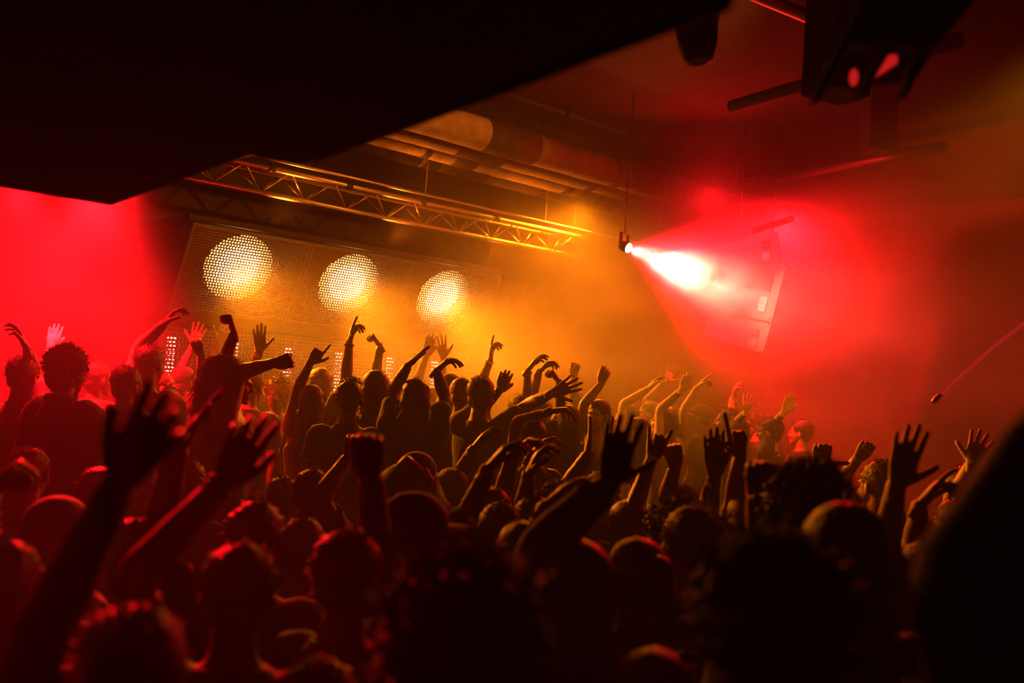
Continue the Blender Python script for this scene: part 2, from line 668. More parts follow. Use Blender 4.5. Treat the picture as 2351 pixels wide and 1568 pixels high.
lg.add(*box_geo(wp(1.63, -0.06, BOTZ - 0.10), U * 1.66, N * 0.05, Z * 0.006))
tag(lg.build('trim_3', 'plaster_dark'), kind='structure')

# ------------------------------------------------------------------ LED booth front below the panels
booth = empty('led_wall', wp(0, -0.08, PLAT), 'perforated booth front with upright strips of glowing red diodes', 'booth')
g = MB()
perforated(g, wp(0.0, -0.08, 1.85), U * 3.28, Z * 0.60, 104, 19, 0.62, 0.004, N)
tag(g.build('grille', 'panel_paint', booth), kind='stuff')
bk = MB()
bk.add(*box_geo(wp(1.64, -0.16, 1.45), U * 1.64, N * 0.02, Z * 1.05))
bk.add(*box_geo(wp(1.64, -0.09, 1.1), U * 1.64, N * 0.015, Z * 0.745))
bk.build('body', 'speaker_dark', booth)
dm = MB()
dm.add(*ellipsoid_geo((0, 0, 0), (0.013, 0.009, 0.011), 8, 6))
diode_me = dm.mesh('diode', True)
diode_me.materials.append(MATS['led_glow'])
for t_ in (0.10, 0.66, 1.19, 1.72, 2.30, 2.85):
    st = MB()
    st.add(*box_geo(wp(t_, -0.125, 2.13), U * 0.04, N * 0.008, Z * 0.235))
    so = st.build('led_strip', 'speaker_dark', booth)
    for c in (-0.026, 0.0, 0.026):
        for r in range(13):
            o = bpy.data.objects.new('diode', diode_me)
            COL.objects.link(o)
            o.parent = so
            o.location = wp(t_ + c, -0.113, 1.93 + r * 0.0335) - np.array(booth.location)
            o.location = Vector(wp(t_ + c, -0.113, 1.93 + r * 0.0335)) - Vector(booth.location) - Vector(so.location)
            o.rotation_euler = (0, 0, rotU)

# ------------------------------------------------------------------ lighting truss
tr0 = wp(-0.3, 0.4, 3.6)
tr = empty('lighting_truss', tr0, 'long aluminium triangular lighting truss above the amber panels', 'truss')
ch = {'bottom': (0.40, 3.60), 'front': (0.52, 3.79), 'back': (0.30, 3.79)}
for nm, (n_, z_) in ch.items():
    m = MB()
    m.add(*cyl(wp(-0.2, n_, z_), wp(4.3, n_, z_), 0.024, 12))
    m.build('chord', 'aluminium', tr, smooth=True)
step = 0.42
for k in range(10):
    ta = -0.1 + k * step
    for nn in (0.52, 0.30):
        for q in ((ta, ta + step / 2), (ta + step, ta + step / 2)):
            m = MB()
            m.add(*cyl(wp(q[0], nn, 3.79), wp(q[1], 0.40, 3.60), 0.0075, 6))
            m.build('brace', 'aluminium', tr, smooth=True)
for t_ in (0.55, 1.3, 2.1, 3.0):
    m = MB()
    for nn in (0.52,):
        m.add(*cyl(wp(t_ - 0.03, nn, 3.79), wp(t_ + 0.03, nn, 3.79), 0.034, 12))
    m.build('clamp', 'black_metal', tr, smooth=True)
m = MB()
m.add(*cyl(wp(-0.16, 0.36, 3.62), wp(-0.16, 2.6, 3.62), 0.03, 12))
tag(m.build('end_tube', 'aluminium', tr, smooth=True))
for t_ in (0.2, 2.2, 4.2):
    m = MB()
    m.add(*cyl(wp(t_, 0.41, 3.79), wp(t_, 0.41, CEIL), 0.006, 6))
    m.build('hanger', 'black_metal', tr)
# thin conduit above the truss
cd = MB()
ta_, za_ = on_wall(603, 367, 0.7)
tb_, zb_ = on_wall(1067, 462, 0.7)
cd.add(*cyl(wp(ta_ - 1, 0.7, (za_ + zb_) / 2), wp(tb_ + 3, 0.7, (za_ + zb_) / 2), 0.012, 8))
for t_ in (0.5, 2.0, 3.5):
    cd.add(*cyl(wp(t_, 0.7, (za_ + zb_) / 2), wp(t_, 0.7, CEIL), 0.004, 6))
tag(cd.build('conduit', 'aluminium', smooth=True), 'thin metal conduit running just above the lighting truss', 'conduit')

# ------------------------------------------------------------------ four wrapped pipes under the ceiling
pipe_words = ['closest to the stage wall', 'second from the stage wall', 'third from the stage wall', 'farthest from the stage wall']
pipe_spec = [(755, 340, 1062, 408), (846, 316, 1010, 371), (884, 300, 1090, 352), (950, 287, 1112, 338)]
bands = [[(0.86, 0.94), (1.66, 2.05), (2.1, 2.28)], [(0.70, 0.78), (1.86, 1.93), (2.2, 2.45)], [(1.12, 1.2), (1.98, 2.5)], [(0.98, 1.06), (2.02, 2.6)]]
for i, nn in enumerate((0.45, 0.78, 1.11, 1.44)):
    r = 0.125 if i < 3 else 0.14
    zz = 4.13 + r
    root = empty('ceiling_pipe', wp(-1.5, nn, zz), 'fat wrapped ceiling pipe with dark bands, ' + pipe_words[i], 'pipe', 'wrapped ceiling pipes')
    m = MB()
    ts = np.linspace(-1.5, T_END, 60)
    pts = [wp(t, nn, zz) for t in ts]
    m.add(*tube_geo(pts, [r * (1 + 0.012 * math.sin(9 * t + i)) for t in ts], 20))
    m.build('pipe_body', 'pipe_wrap', root, smooth=True)
    for b0, b1 in bands[i] + [(3.6, 3.7), (5.0, 5.4), (6.6, 6.7)]:
        m = MB()
        m.add(*cyl(wp(b0, nn, zz), wp(b1, nn, zz), r * 1.045, 20))
        m.build('band', 'pipe_band', root, smooth=True)
    for t_ in (0.3, 3.0, 6.0):
        m = MB()
        m.add(*box_geo(wp(t_, nn, (zz + CEIL) / 2), U * 0.015, N * 0.015, Z * (CEIL - zz) / 2))
        m.build('hanger', 'black_metal', root)

# ------------------------------------------------------------------ other ceiling pipes and beams at the right


def run(name, pts, r, mat, label, cat, hang=()):
    m = MB()
    m.add(*tube_geo(pts, [r] * len(pts), 12))
    for p in hang:
        m.add(*cyl(p, np.array([p[0], p[1], CEIL]), 0.006, 6))
    return tag(m.build(name, mat, smooth=True), label, cat)


a_, b_ = P(1640, 262, 7.2), P(1850, 192, 5.0)
zc = 0.5 * (a_[2] + b_[2])
a_, b_ = at_z(1680, 245, 4.2), at_z(1860, 192, 4.2)
run('ceiling_duct', [a_, b_, b_ + (b_ - a_) * 1.5], 0.045, 'plaster_dark', 'red lit duct crossing the ceiling under the dark moving light', 'duct')
a_, b_ = at_z(1690, 425, 4.35), at_z(2010, 365, 4.35)
run('ceiling_beam', [a_, b_, b_ + (b_ - a_) * 0.4], 0.05, 'black_metal', 'straight dark steel bar high up above the hanging speakers', 'bar', [a_, b_])
a_, b_ = at_z(1740, -10, 3.9), at_z(1880, 48, 3.9)
run('ceiling_bar', [a_ + (a_ - b_) * 1.0, a_, b_, b_ + (b_ - a_) * 0.8], 0.03, 'aluminium', 'short metal bar at the top edge beside the moving light', 'bar', [a_, b_])
# boxed column hanging down at the right
cl = MB()
c0 = P(1925, 90, 4.3)
cl.add(*box_geo((c0[0], c0[1], (c0[2] - 0.25 + CEIL) / 2), (0.10, 0.05, 0), (-0.04, 0.08, 0), (0, 0, (CEIL - c0[2] + 0.25) / 2)))
tag(cl.build('ceiling_drop', 'pipe_wrap'), kind='structure')
c0 = P(2015, 350, 7.4)
cl = MB()
cl.add(*box_geo((c0[0], c0[1], (c0[2] + CEIL) / 2), (0.10, 0, 0), (0, 0.10, 0), (0, 0, (CEIL - c0[2]) / 2)))
tag(cl.build('ceiling_post', 'bulkhead'), kind='structure')

# moving head light hanging at the top
c0 = P(1600, 75, 3.9)
mh = empty('moving_light', c0, 'black moving head spotlight hanging lens down from the ceiling', 'spotlight')
tip = P(1604, 138, 3.88)
top_ = c0 + (c0 - tip) * 2.3
ax = (tip - top_) / np.linalg.norm(tip - top_)
Ld = np.linalg.norm(tip - top_)
m = MB()
m.add(*tube_geo([top_ + ax * Ld * q for q in (0, 0.1, 0.55, 0.58, 0.80, 0.95, 1.0)], [0.07, 0.092, 0.092, 0.086, 0.078, 0.062, 0.056], 24))
m.build('head', 'black_metal', mh, smooth=True)
m = MB()
m.add(*tube_geo([tip - ax * 0.004, tip + ax * 0.006], [0.045, 0.040], 20))
m.build('lens', 'lens_glass', mh)
m = MB()
s_ = np.array([1.0, 0, 0])
for sg in (-1, 1):
    m.add(*box_geo(top_ + ax * Ld * 0.06 + Z * 0.12 + s_ * 0.115 * sg, s_ * 0.014, np.array([0, 0.04, 0]), Z * 0.14))
m.add(*box_geo(top_ + ax * Ld * 0.06 + Z * 0.26, s_ * 0.13, np.array([0, 0.05, 0]), Z * 0.02))
m.build('yoke', 'black_metal', mh)
m = MB()
m.add(*box_geo(top_ + Z * 0.36, s_ * 0.11, np.array([0, 0.09, 0]), Z * 0.10))
m.add(*cyl(top_ + Z * 0.4, np.array([top_[0], top_[1], CEIL]), 0.02, 8))
m.build('base', 'black_metal', mh)

# near dark fixture with three long flaps at the top right
c0 = P(2110, 20, 2.1)
fx = empty('flap_light', c0, 'near black lamp housing with three long slanting flaps, red glints between them', 'stage light')
vd = (P(1991, 0, 2.1) - P(1870, 235, 2.1))
dl = 2.1


def plate(name, q, mat, th=0.012, d=dl):
    """flat plate with the outline q (photo pixels) at distance d and thickness th"""
    m = MB()
    k = len(q)
    V = [P(x, y, d) for x, y in q] + [P(x, y, d) + _f * th for x, y in q]
    m.add(V, [tuple(range(k)), tuple(range(2 * k - 1, k - 1, -1))] + [(i, k + i, k + (i + 1) % k, (i + 1) % k) for i in range(k)])
    return m.build(name, mat, fx)


plate('housing', [(1985, -120), (2330, -120), (2225, 20), (2150, 104), (1958, 96), (1990, -10)], 'bulkhead', 0.08, 2.1)
plate('flap', [(1992, -30), (2002, -30), (1950, 96), (1882, 232), (1866, 236)], 'bulkhead', 0.03, 2.12)
plate('flap', [(2046, 92), (2070, 92), (2012, 160), (1980, 226), (1970, 228), (1990, 180)], 'bulkhead', 0.03, 2.14)
plate('flap', [(2240, 0), (2150, 100), (2082, 222), (2066, 232), (2090, 150), (2120, 96)], 'bulkhead', 0.03, 2.16)
plate('inner_plate', [(1960, 90), (2146, 98), (2098, 186), (1900, 200)], 'pipe_band', 0.02, 2.40)
m = MB()
gc = P(1960, 178, 2.36)
m.add(*ellipsoid_geo(gc, (0.011, 0.008, 0.021), 14, 8))
tag(m.build('red_glint_round', 'red_glint_glow', fx, smooth=True), 'round red reflection put in as a glow')
plate('red_glint_plate', [(2046, 118), (2062, 106), (2060, 146), (2010, 178)], 'red_glint_glow', 0.004, 2.36)
m = MB()
m.add(*cyl(P(2130, -80, 2.2), np.array([P(2130, -80, 2.2)[0], P(2130, -80, 2.2)[1], CEIL]), 0.02, 8))
m.build('stem', 'black_metal', fx)

# ------------------------------------------------------------------ beam projector
bp = empty('beam_light', pS, 'small spotlight shooting the bright red beam through the smoke', 'spotlight')
dirb = P(1790, 715, 7.7) - pS
dirb /= np.linalg.norm(dirb)
m = MB()
m.add(*tube_geo([pS - dirb * q for q in (0.11, 0.10, 0.07, 0.04, 0.02)], [0.025, 0.04, 0.046, 0.047, 0.046], 20))
m.build('body', 'speaker_dark', bp, smooth=True)
m = MB()
m.add(*tube_geo([pS - dirb * 0.021, pS - dirb * 0.012], [0.042, 0.038], 20))
m.build('lens', 'beam_lens', bp)
m = MB()
sd_, up_ = frame_for(dirb)
for sg in (-1, 1):
    m.add(*box_geo(pS - dirb * 0.07 + sd_ * 0.056 * sg + Z * 0.04, sd_ * 0.005, dirb * 0.015, Z * 0.07))
m.add(*box_geo(pS - dirb * 0.07 + Z * 0.11, sd_ * 0.061, dirb * 0.015, Z * 0.006))
m.add(*cyl(pS - dirb * 0.07 + Z * 0.11, np.array([*(pS - dirb * 0.07)[:2], CEIL]), 0.008, 8))
m.build('yoke', 'speaker_dark', bp)

# ------------------------------------------------------------------ hanging loudspeaker array
D_SP = 9.0
root_p = P(1770, 620, D_SP)
sp = empty('speaker_array', root_p, 'curved stack of hanging loudspeaker cabinets lit by the red beam', 'loudspeaker')
# cabinet: right edge given by two photo points; side face looks left towards the beam
cabs = [((1798, 500), (1795, 604), 0.55), ((1808, 604), (1771, 742), 0.55), ((1771, 746), (1742, 850), 0.55)]
cabs = [((1786, 532), (1793, 600)), ((1808, 602), (1772, 740)), ((1771, 744), (1752, 812))]
face_dir = P(1690, 640, D_SP + 0.25) - P(1790, 660, D_SP)
for i, (pt, pb) in enumerate(cabs):
    a0, a1 = P(*pt, D_SP), P(*pb, D_SP)
    dn = a1 - a0
    h = np.linalg.norm(dn)
    dn /= h
    ex = face_dir - dn * (face_dir @ dn)
    ex /= np.linalg.norm(ex)                     # runs left along the lit face
    ez = np.cross(dn, ex)
    if ez @ _f < 0:
        ez = -ez                                  # away from camera
    m = MB()
    W_, D_ = 0.62, 0.45
    taper = 0.04
    f0 = [a0, a1, a1 + ex * W_ + dn * -taper, a0 + ex * W_ + dn * taper]
    V = f0 + [q + ez * D_ + ex * D_ * 0.5 for q in f0[:2]] + [q + ez * D_ - ex * 0.1 for q in f0[2:]]
    m.add(V, [(0, 3, 2, 1), (4, 5, 6, 7), (0, 1, 5, 4), (1, 2, 6, 5), (2, 3, 7, 6), (3, 0, 4, 7)])
    cab = m.build('cabinet', 'speaker_paint', sp)
    # handle recess and flying plates
    hc = a0 + dn * h * 0.38 + ex * 0.13
    m = MB()
    m.add(*box_geo(hc - ez * 0.004, ex * 0.035, dn * h * 0.14, ez * 0.006))
    m.build('handle', 'speaker_dark', cab, origin=None).location = -Vector(sp.location) - Vector(cab.location)
    m = MB()
    m.add(*box_geo(hc - ez * 0.012 + dn * h * 0.03, ex * 0.034, dn * 0.006, ez * 0.008))
    m.build('handle_bar', 'speaker_paint', cab).location = -Vector(sp.location) - Vector(cab.location)
    m = MB()
    m.add(*box_geo(hc - ez * 0.003 + dn * h * 0.36, ex * 0.035, dn * h * 0.12, ez * 0.005))
    m.build('label_plate', 'panel_paint', cab).location = -Vector(sp.location) - Vector(cab.location)
    m = MB()
    m.add(*box_geo(a0 + dn * h * 0.5 + ex * 0.018 - ez * 0.006, ex * 0.018, dn * h * 0.48, ez * 0.006))
    m.build('rigging_rail', 'speaker_paint', cab).location = -Vector(sp.location) - Vector(cab.location)
    for q in (0.06, 0.94):
        m = MB()
        m.add(*ellipsoid_geo(a0 + dn * h * q + ex * 0.03 - ez * 0.016, (0.012, 0.012, 0.012), 8, 6))
        m.build('bolt', 'aluminium', cab, smooth=True).location = -Vector(sp.location) - Vector(cab.location)
m = MB()
q0 = P(1786, 532, D_SP) + _f * 0.2
for dx in (0.0, -0.3):
    m.add(*cyl(q0 + _r * dx - Z * 0.05, np.array([q0[0] + dx, q0[1], CEIL]), 0.006, 8))
m.add(*cyl(P(1740, 525, D_SP - 0.0) + _f * 0.2, P(1835, 495, D_SP) + _f * 0.2, 0.03, 8))
m.build('flying_frame', 'black_metal', sp)

# ------------------------------------------------------------------ thin hanging cable with clip at the right
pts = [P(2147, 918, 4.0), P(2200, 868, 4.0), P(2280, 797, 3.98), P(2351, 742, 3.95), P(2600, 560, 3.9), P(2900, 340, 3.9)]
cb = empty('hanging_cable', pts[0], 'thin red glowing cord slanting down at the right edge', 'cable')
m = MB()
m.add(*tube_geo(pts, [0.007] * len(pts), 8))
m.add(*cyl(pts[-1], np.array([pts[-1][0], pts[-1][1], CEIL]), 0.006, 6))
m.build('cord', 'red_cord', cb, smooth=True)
m = MB()
m.add(*tube_geo([pts[0] + (pts[0] - pts[1]) * 0.12, pts[0], pts[0] + (pts[1] - pts[0]) * 0.25], [0.007, 0.012, 0.008], 10))
m.build('clip', 'aluminium', cb, smooth=True)

# ------------------------------------------------------------------ people: prototypes
principled('skin_fair', (0.62, 0.38, 0.28), 0.5, noise=0.12, nscale=14, bump=0.15, bscale=180)
principled('skin_tan', (0.46, 0.26, 0.17), 0.5, noise=0.12, nscale=14, bump=0.15, bscale=180)
principled('skin_dark', (0.20, 0.10, 0.065), 0.48, noise=0.12, nscale=14, bump=0.15, bscale=180)
principled('hair_black', (0.018, 0.013, 0.011), 0.5, noise=0.3, nscale=40, bump=0.6, bscale=90)
principled('hair_brown', (0.07, 0.035, 0.018), 0.5, noise=0.35, nscale=40, bump=0.6, bscale=90)
principled('hair_blond', (0.52, 0.34, 0.14), 0.5, noise=0.3, nscale=40, bump=0.6, bscale=90)
for nm, c in (('black', (0.015, 0.015, 0.017)), ('charcoal', (0.05, 0.05, 0.055)), ('navy', (0.02, 0.03, 0.07)), ('grey', (0.25, 0.25, 0.25)),
              ('white', (0.65, 0.63, 0.6)), ('burgundy', (0.16, 0.02, 0.025)), ('olive', (0.09, 0.1, 0.04)), ('denim', (0.05, 0.07, 0.13)), ('leather', (0.02, 0.018, 0.016))):
    principled('cloth_' + nm, c, 0.85, noise=0.2, nscale=18, bump=0.5, bscale=26, sheen=0.15)
principled('gold', (0.9, 0.62, 0.25), 0.25, metal=1.0)
principled('eye_white', (0.3, 0.28, 0.27), 0.3)


def remesh_batch(items):
    """items: list of (MB, voxel, smooth iterations, decimate ratio) -> list of (verts, faces)"""
    obs = []
    for mb, vox, it, dec in items:
        o = bpy.data.objects.new('tmp', mb.mesh('tmp'))
        COL.objects.link(o)
        r = o.modifiers.new('r', 'REMESH')
        r.mode = 'VOXEL'
        r.voxel_size = vox
        s = o.modifiers.new('s', 'SMOOTH')
        s.factor = 0.5
        s.iterations = it
        if dec < 1:
            d = o.modifiers.new('d', 'DECIMATE')
            d.ratio = dec
        obs.append(o)
    dg = bpy.context.evaluated_depsgraph_get()
    out = []
    for o in obs:
        me = o.evaluated_get(dg).to_mesh()
        v = np.empty(len(me.vertices) * 3)
        me.vertices.foreach_get('co', v)
        f = [tuple(p.vertices) for p in me.polygons]
        out.append((v.reshape(-1, 3).copy(), f))
        o.evaluated_get(dg).to_mesh_clear()
    for o in obs:
        me = o.data
        bpy.data.objects.remove(o)
        bpy.data.meshes.remove(me)
    return out


# --- hands: right hand, wrist at the origin, fingers along +y, palm towards +z, thumb at +x
FING = [  # knuckle x, y, splay(deg at open), lengths
    (0.030, 0.092, 7, (0.044, 0.026, 0.022)), (0.009, 0.097, 1, (0.049, 0.030, 0.023)),
    (-0.012, 0.093, -5, (0.046, 0.028, 0.022)), (-0.031, 0.084, -13, (0.036, 0.021, 0.019))]
POSES = {  # per finger curl triples (deg), splay factor, thumb (out angle, fold)
    'open': ([(4, 6, 4)] * 4, 1.25, (48, 0)),
    'palm': ([(4, 6, 4)] * 4, 0.65, (50, 0)),
    'flat': ([(3, 4, 3)] * 4, 0.35, (30, 5)),
    'relaxed': ([(12, 25, 15), (20, 32, 20), (28, 36, 22), (34, 38, 24)], 0.9, (40, 15)),
    'droop': ([(45, 25, 15), (50, 28, 15), (54, 30, 18), (58, 32, 18)], 0.7, (30, 15)),
    'claw': ([(22, 48, 30), (28, 50, 30), (32, 52, 32), (34, 50, 32)], 1.1, (46, 25)),
    'fist': ([(78, 96, 60), (82, 98, 60), (84, 98, 60), (86, 96, 58)], 0.1, (14, 62)),
    'point': ([(2, 6, 4), (80, 95, 55), (84, 96, 55), (84, 94, 55)], 0.3, (44, 8)),
    'point_loose': ([(4, 8, 6), (52, 50, 30), (62, 56, 30), (66, 56, 30)], 0.6, (36, 20)),
    'horns': ([(0, 4, 3), (76, 92, 55), (80, 92, 55), (6, 8, 6)], 1.2, (26, 45)),
    'pinch': ([(38, 50, 32), (48, 40, 24), (56, 44, 26), (60, 46, 26)], 0.6, (22, 34)),
    'thumb': ([(80, 96, 60), (82, 98, 60), (84, 98, 60), (86, 96, 58)], 0.1, (78, -8)),
}


def rot(axis, deg):
    return np.array(Matrix.Rotation(math.radians(deg), 3, Vector(axis)))


def hand_geo(pose):
    curls, spl, (tout, tfold) = POSES[pose]
    mb = MB()
    pts, rd = spline([(0.0, -0.055, 0), (0.0, -0.025, 0), (0.0, 0.0, 0), (0.003, 0.03, 0.001), (0.002, 0.065, 0), (0.0, 0.092, 0), (-0.001, 0.104, 0)],
                     [(0.014, 0.012), (0.023, 0.018), (0.027, 0.019), (0.036, 0.018), (0.041, 0.0165), (0.041, 0.0135), (0.036, 0.009)], 4)
    mb.add(*tube_geo(pts, rd, 18, side=(1, 0, 0)))
    for (kx, ky, sp_, ls), cu in zip(FING, curls):
        p = np.array([kx, ky - 0.012, 0.0])
        d = rot((0, 0, 1), -sp_ * spl) @ np.array([0, 1.0, 0])
        side = np.cross(d, (0, 0, 1.0))
        P_, R_ = [p - d * 0.02, p], [0.0105, 0.0108]
        r0 = 0.0104 if ky > 0.088 else 0.0092
        p = p + d * 0.012
        for li, (l, c) in enumerate(zip(ls, cu)):
            for h_ in (0.5, 0.5):                     # bend in two halves to keep knuckles round
                d = np.array(Matrix.Rotation(math.radians(c * h_), 3, Vector(side))) @ d
                if h_ and len(P_) and h_ == 0.5:
                    pass
            P_.append(p + d * l * 0.12)
            R_.append(r0 * (1.04 - 0.08 * li))
            P_.append(p + d * l * 0.6)
            R_.append(r0 * (0.95 - 0.08 * li))
            p = p + d * l
        P_.append(p)
        R_.append(r0 * 0.72)
        pp, rr = spline(P_, R_, 3)
        mb.add(*tube_geo(pp, rr, 10, round_cap=True))
    # thumb
    b = np.array([0.022, 0.022, 0.006])
    d = rot((0, 0, 1), -tout) @ np.array([0, 1.0, 0])
    d = rot((0, 1, 0), -tfold * 0.5) @ d
    P_, R_ = [b - d * 0.012, b + d * 0.012], [0.015, 0.0165]
    p = b + d * 0.040
    P_.append(p)
    R_.append(0.0125)
    ax = np.cross(d, (0, 0, 1.0)) * 0.5 + np.array([0, 0, 1.0])
    d = np.array(Matrix.Rotation(math.radians(8 + tfold * 0.7), 3, Vector(ax))) @ d
    d = d + np.array([0, 0, 0.35 * max(0, tfold) / 60])
    d /= np.linalg.norm(d)
    p = p + d * 0.034
    P_.append(p)
    R_.append(0.0112)
    d = np.array(Matrix.Rotation(math.radians(4 + tfold * 0.5), 3, Vector(ax))) @ d
    P_.append(p + d * 0.018)
    R_.append(0.0108)
    P_.append(p + d * 0.029)
    R_.append(0.0078)
    pp, rr = spline(P_, R_, 3)
    mb.add(*tube_geo(pp, rr, 10, round_cap=True))
    mb.add(*ellipsoid_geo((0.021, 0.036, 0.008), (0.018, 0.028, 0.013), 12, 8))
    return mb


def head_geo():
    mb = MB()
    E = lambda c, r, **k: mb.add(*ellipsoid_geo(c, r, 20, 14, **k))
    E((0, -0.014, 0.022), (0.074, 0.094, 0.087))
    E((0, 0.028, -0.03), (0.060, 0.062, 0.076))
    E((0, 0.040, -0.072), (0.044, 0.045, 0.040))
    E((0, 0.086, -0.012), (0.0105, 0.014, 0.026), R=rot((1, 0, 0), -18))
    E((0, 0.100, -0.030), (0.014, 0.013, 0.010))
    E((0, 0.070, 0.014), (0.050, 0.018, 0.012))
    E((0, 0.080, -0.064), (0.021, 0.013, 0.0075))
    E((0, 0.078, -0.075), (0.018, 0.012, 0.0075))
    E((0, 0.072, -0.100), (0.020, 0.016, 0.014))
    for s in (-1, 1):
        E((0.076 * s, -0.006, -0.014), (0.008, 0.019, 0.031), R=rot((0, 0, 1), 18 * s))
        E((0.034 * s, 0.062, -0.034), (0.022, 0.020, 0.018))
    pts, rd = spline([(0, -0.018, -0.03), (0, -0.020, -0.10), (0, -0.032, -0.17), (0, -0.04, -0.21)], [(0.050, 0.052), (0.052, 0.054), (0.058, 0.058), (0.075, 0.065)], 4)
    mb.add(*tube_geo(pts, rd, 18, side=(1, 0, 0)))
    return mb


pose_names = list(POSES)
res = remesh_batch([(hand_geo(p), 0.0036, 2, 0.30) for p in pose_names] + [(head_geo(), 0.0055, 3, 0.45)])
HANDS = dict(zip(pose_names, res[:-1]))
hv, hf = res[-1]
for s in (-1, 1):                                     # press in the eye sockets
    e = np.array([0.030 * s, 0.078, -0.004])
    w = np.exp(-((hv[:, 0] - e[0]) ** 2 / 0.016 ** 2 + (hv[:, 2] - e[2]) ** 2 / 0.011 ** 2)) * (hv[:, 1] > 0.03)
    hv[:, 1] -= 0.009 * w
w = np.exp(-((hv[:, 2] + 0.0695) ** 2 / 0.003 ** 2)) * (np.abs(hv[:, 0]) < 0.024) * (hv[:, 1] > 0.05)
hv[:, 1] -= 0.004 * w
HEAD = (hv, hf)


# --- hair, in head coordinates
def nz3(d, s, seed=0):
    return np.array([mnoise.noise(Vector((q[0] * s + seed, q[1] * s - seed, q[2] * s + 2 * seed))) for q in d])


def strands(mb, pts, nrm, n, ln, width, down=0.0, jit=0.6):
    k = len(pts)
    idx = RNG.integers(0, k, n)
    for i in idx:
        d = nrm[i] * (0.55 if jit > 1.2 else 1.0) + RNG.normal(0, jit, 3) * 0.6 + np.array([0, 0, -down])
        d /= np.linalg.norm(d)
        l = ln * RNG.uniform(0.5, 1.3)
        s = np.cross(d, RNG.normal(0, 1, 3))
        s *= width / (np.linalg.norm(s) + 1e-9)
        p = pts[i] + RNG.normal(0, 0.004, 3)
        b = RNG.normal(0, 0.25, 3) * l
        mb.add([p - s, p + s, p + d * l * 0.55 + s * 0.7 + b * 0.4, p + d * l * 0.55 - s * 0.7 + b * 0.4, p + d * l + b], [(0, 1, 2, 3), (3, 2, 4)])


def hair_shell(mb, c, r, amp, sc, seed, nu=26, nv=16):
    c, r = np.array(c), np.array(r)
    v, f = ellipsoid_geo((0, 0, 0), r, nu, nv, bump=lambda d: amp * nz3(d, sc, seed))
    nn = v / r ** 2
    nn /= np.linalg.norm(nn, axis=1)[:, None]
    mb.add(v + c, f)
    return v + c, nn


def hair_geo(kind, seed):
    mb = MB()
    if kind in ('short', 'crop', 'quiff'):
        g = {'short': 1.0, 'crop': 0.955, 'quiff': 0.99}[kind]
        p, nn = hair_shell(mb, (0, -0.026, 0.036), np.array((0.083, 0.097, 0.084)) * g, 0.11 if kind != 'crop' else 0.05, 6.0, seed, 34, 20)
        mk = (p[:, 2] > -0.02)
        strands(mb, p[mk], nn[mk], 1400 if kind != 'crop' else 400, 0.016 if kind == 'short' else 0.008, 0.0014, 0.2, 1.6)
        p2, n2 = hair_shell(mb, (0, -0.055, -0.02), (0.066, 0.052, 0.065), 0.05, 4, seed + 3, 18, 10)
        strands(mb, p2, n2, 150, 0.012, 0.0014, 0.6)
        if kind == 'quiff':
            p, nn = hair_shell(mb, (0.0, 0.025, 0.105), (0.066, 0.062, 0.030), 0.2, 5, seed + 9, 20, 10)
            strands(mb, p, nn, 500, 0.014, 0.0015, -0.1, 1.6)
    elif kind in ('curly', 'afro'):
        g = 1.0 if kind == 'curly' else 1.16
        p, nn = hair_shell(mb, (0, -0.03, 0.042), np.array((0.102, 0.112, 0.098)) * g, 0.16, 4.5, seed, 34, 22)
        mk = np.nonzero((p[:, 1] < 0.06) | (p[:, 2] > 0.09))[0]
        for i in RNG.choice(mk, 260):
            rr = RNG.uniform(0.006, 0.012) * g
            mb.add(*ellipsoid_geo(p[i] + nn[i] * 0.006, (rr, rr, rr * 0.9), 7, 5))
        strands(mb, p[mk], nn[mk], 2600 if kind == 'curly' else 5200, 0.032 * g, 0.0019, 0.0, 1.0)
        p2, n2 = hair_shell(mb, (0, -0.06, -0.04), np.array((0.085, 0.07, 0.07)) * g, 0.15, 5, seed + 3, 20, 12)
        strands(mb, p2, n2, 400, 0.03, 0.0017, 0.1, 1.0)
    elif kind in ('long', 'bob', 'ponytail', 'bun'):
        p, nn = hair_shell(mb, (0, -0.022, 0.036), (0.086, 0.098, 0.084), 0.035, 3, seed)
        mk = p[:, 2] > -0.01
        strands(mb, p[mk], nn[mk], 250, 0.016, 0.0012, 0.5)
        if kind in ('long', 'bob'):
            L = 0.36 if kind == 'long' else 0.17
            zz = np.array([0.05, -0.02, -0.09, -0.09 - (L - 0.09) * 0.5, -L])
            pts = [(0, -0.030 - 0.012 * i, z) for i, z in enumerate(zz)]
            rd = [(0.080, 0.085), (0.090, 0.080), (0.094, 0.066), (0.092, 0.05), (0.066 if kind == 'long' else 0.085, 0.03)]
            pp, rr = spline(pts, rd, 4)
            v, f = tube_geo(pp, rr, 26, side=(1, 0, 0))
            v = v + np.stack([nz3(v, 16, seed) * 0.008, nz3(v, 18, seed + 5) * 0.008, 0 * v[:, 0]], 1)
            mb.add(v, f)
            nn2 = np.stack([v[:, 0], v[:, 1] + 0.05, 0 * v[:, 0]], 1)
            nn2 /= np.linalg.norm(nn2, axis=1)[:, None] + 1e-9
            strands(mb, v, nn2 * 0.4, 500, 0.06, 0.0013, 0.9, 0.3)
        elif kind == 'ponytail':
            pp, rr = spline([(0, -0.10, 0.06), (0, -0.15, 0.05), (0, -0.16, -0.03), (0, -0.14, -0.15)], [0.02, 0.032, 0.03, 0.012], 4)
            mb.add(*tube_geo(pp, rr, 12))
        else:
            p, nn = hair_shell(mb, (0, -0.06, 0.135), (0.045, 0.045, 0.04), 0.15, 5, seed + 2, 16, 10)
            strands(mb, p, nn, 200, 0.02, 0.0014)
        p2, n2 = hair_shell(mb, (0, -0.055, -0.02), (0.068, 0.054, 0.07), 0.05, 4, seed + 3, 18, 10)
    return mb


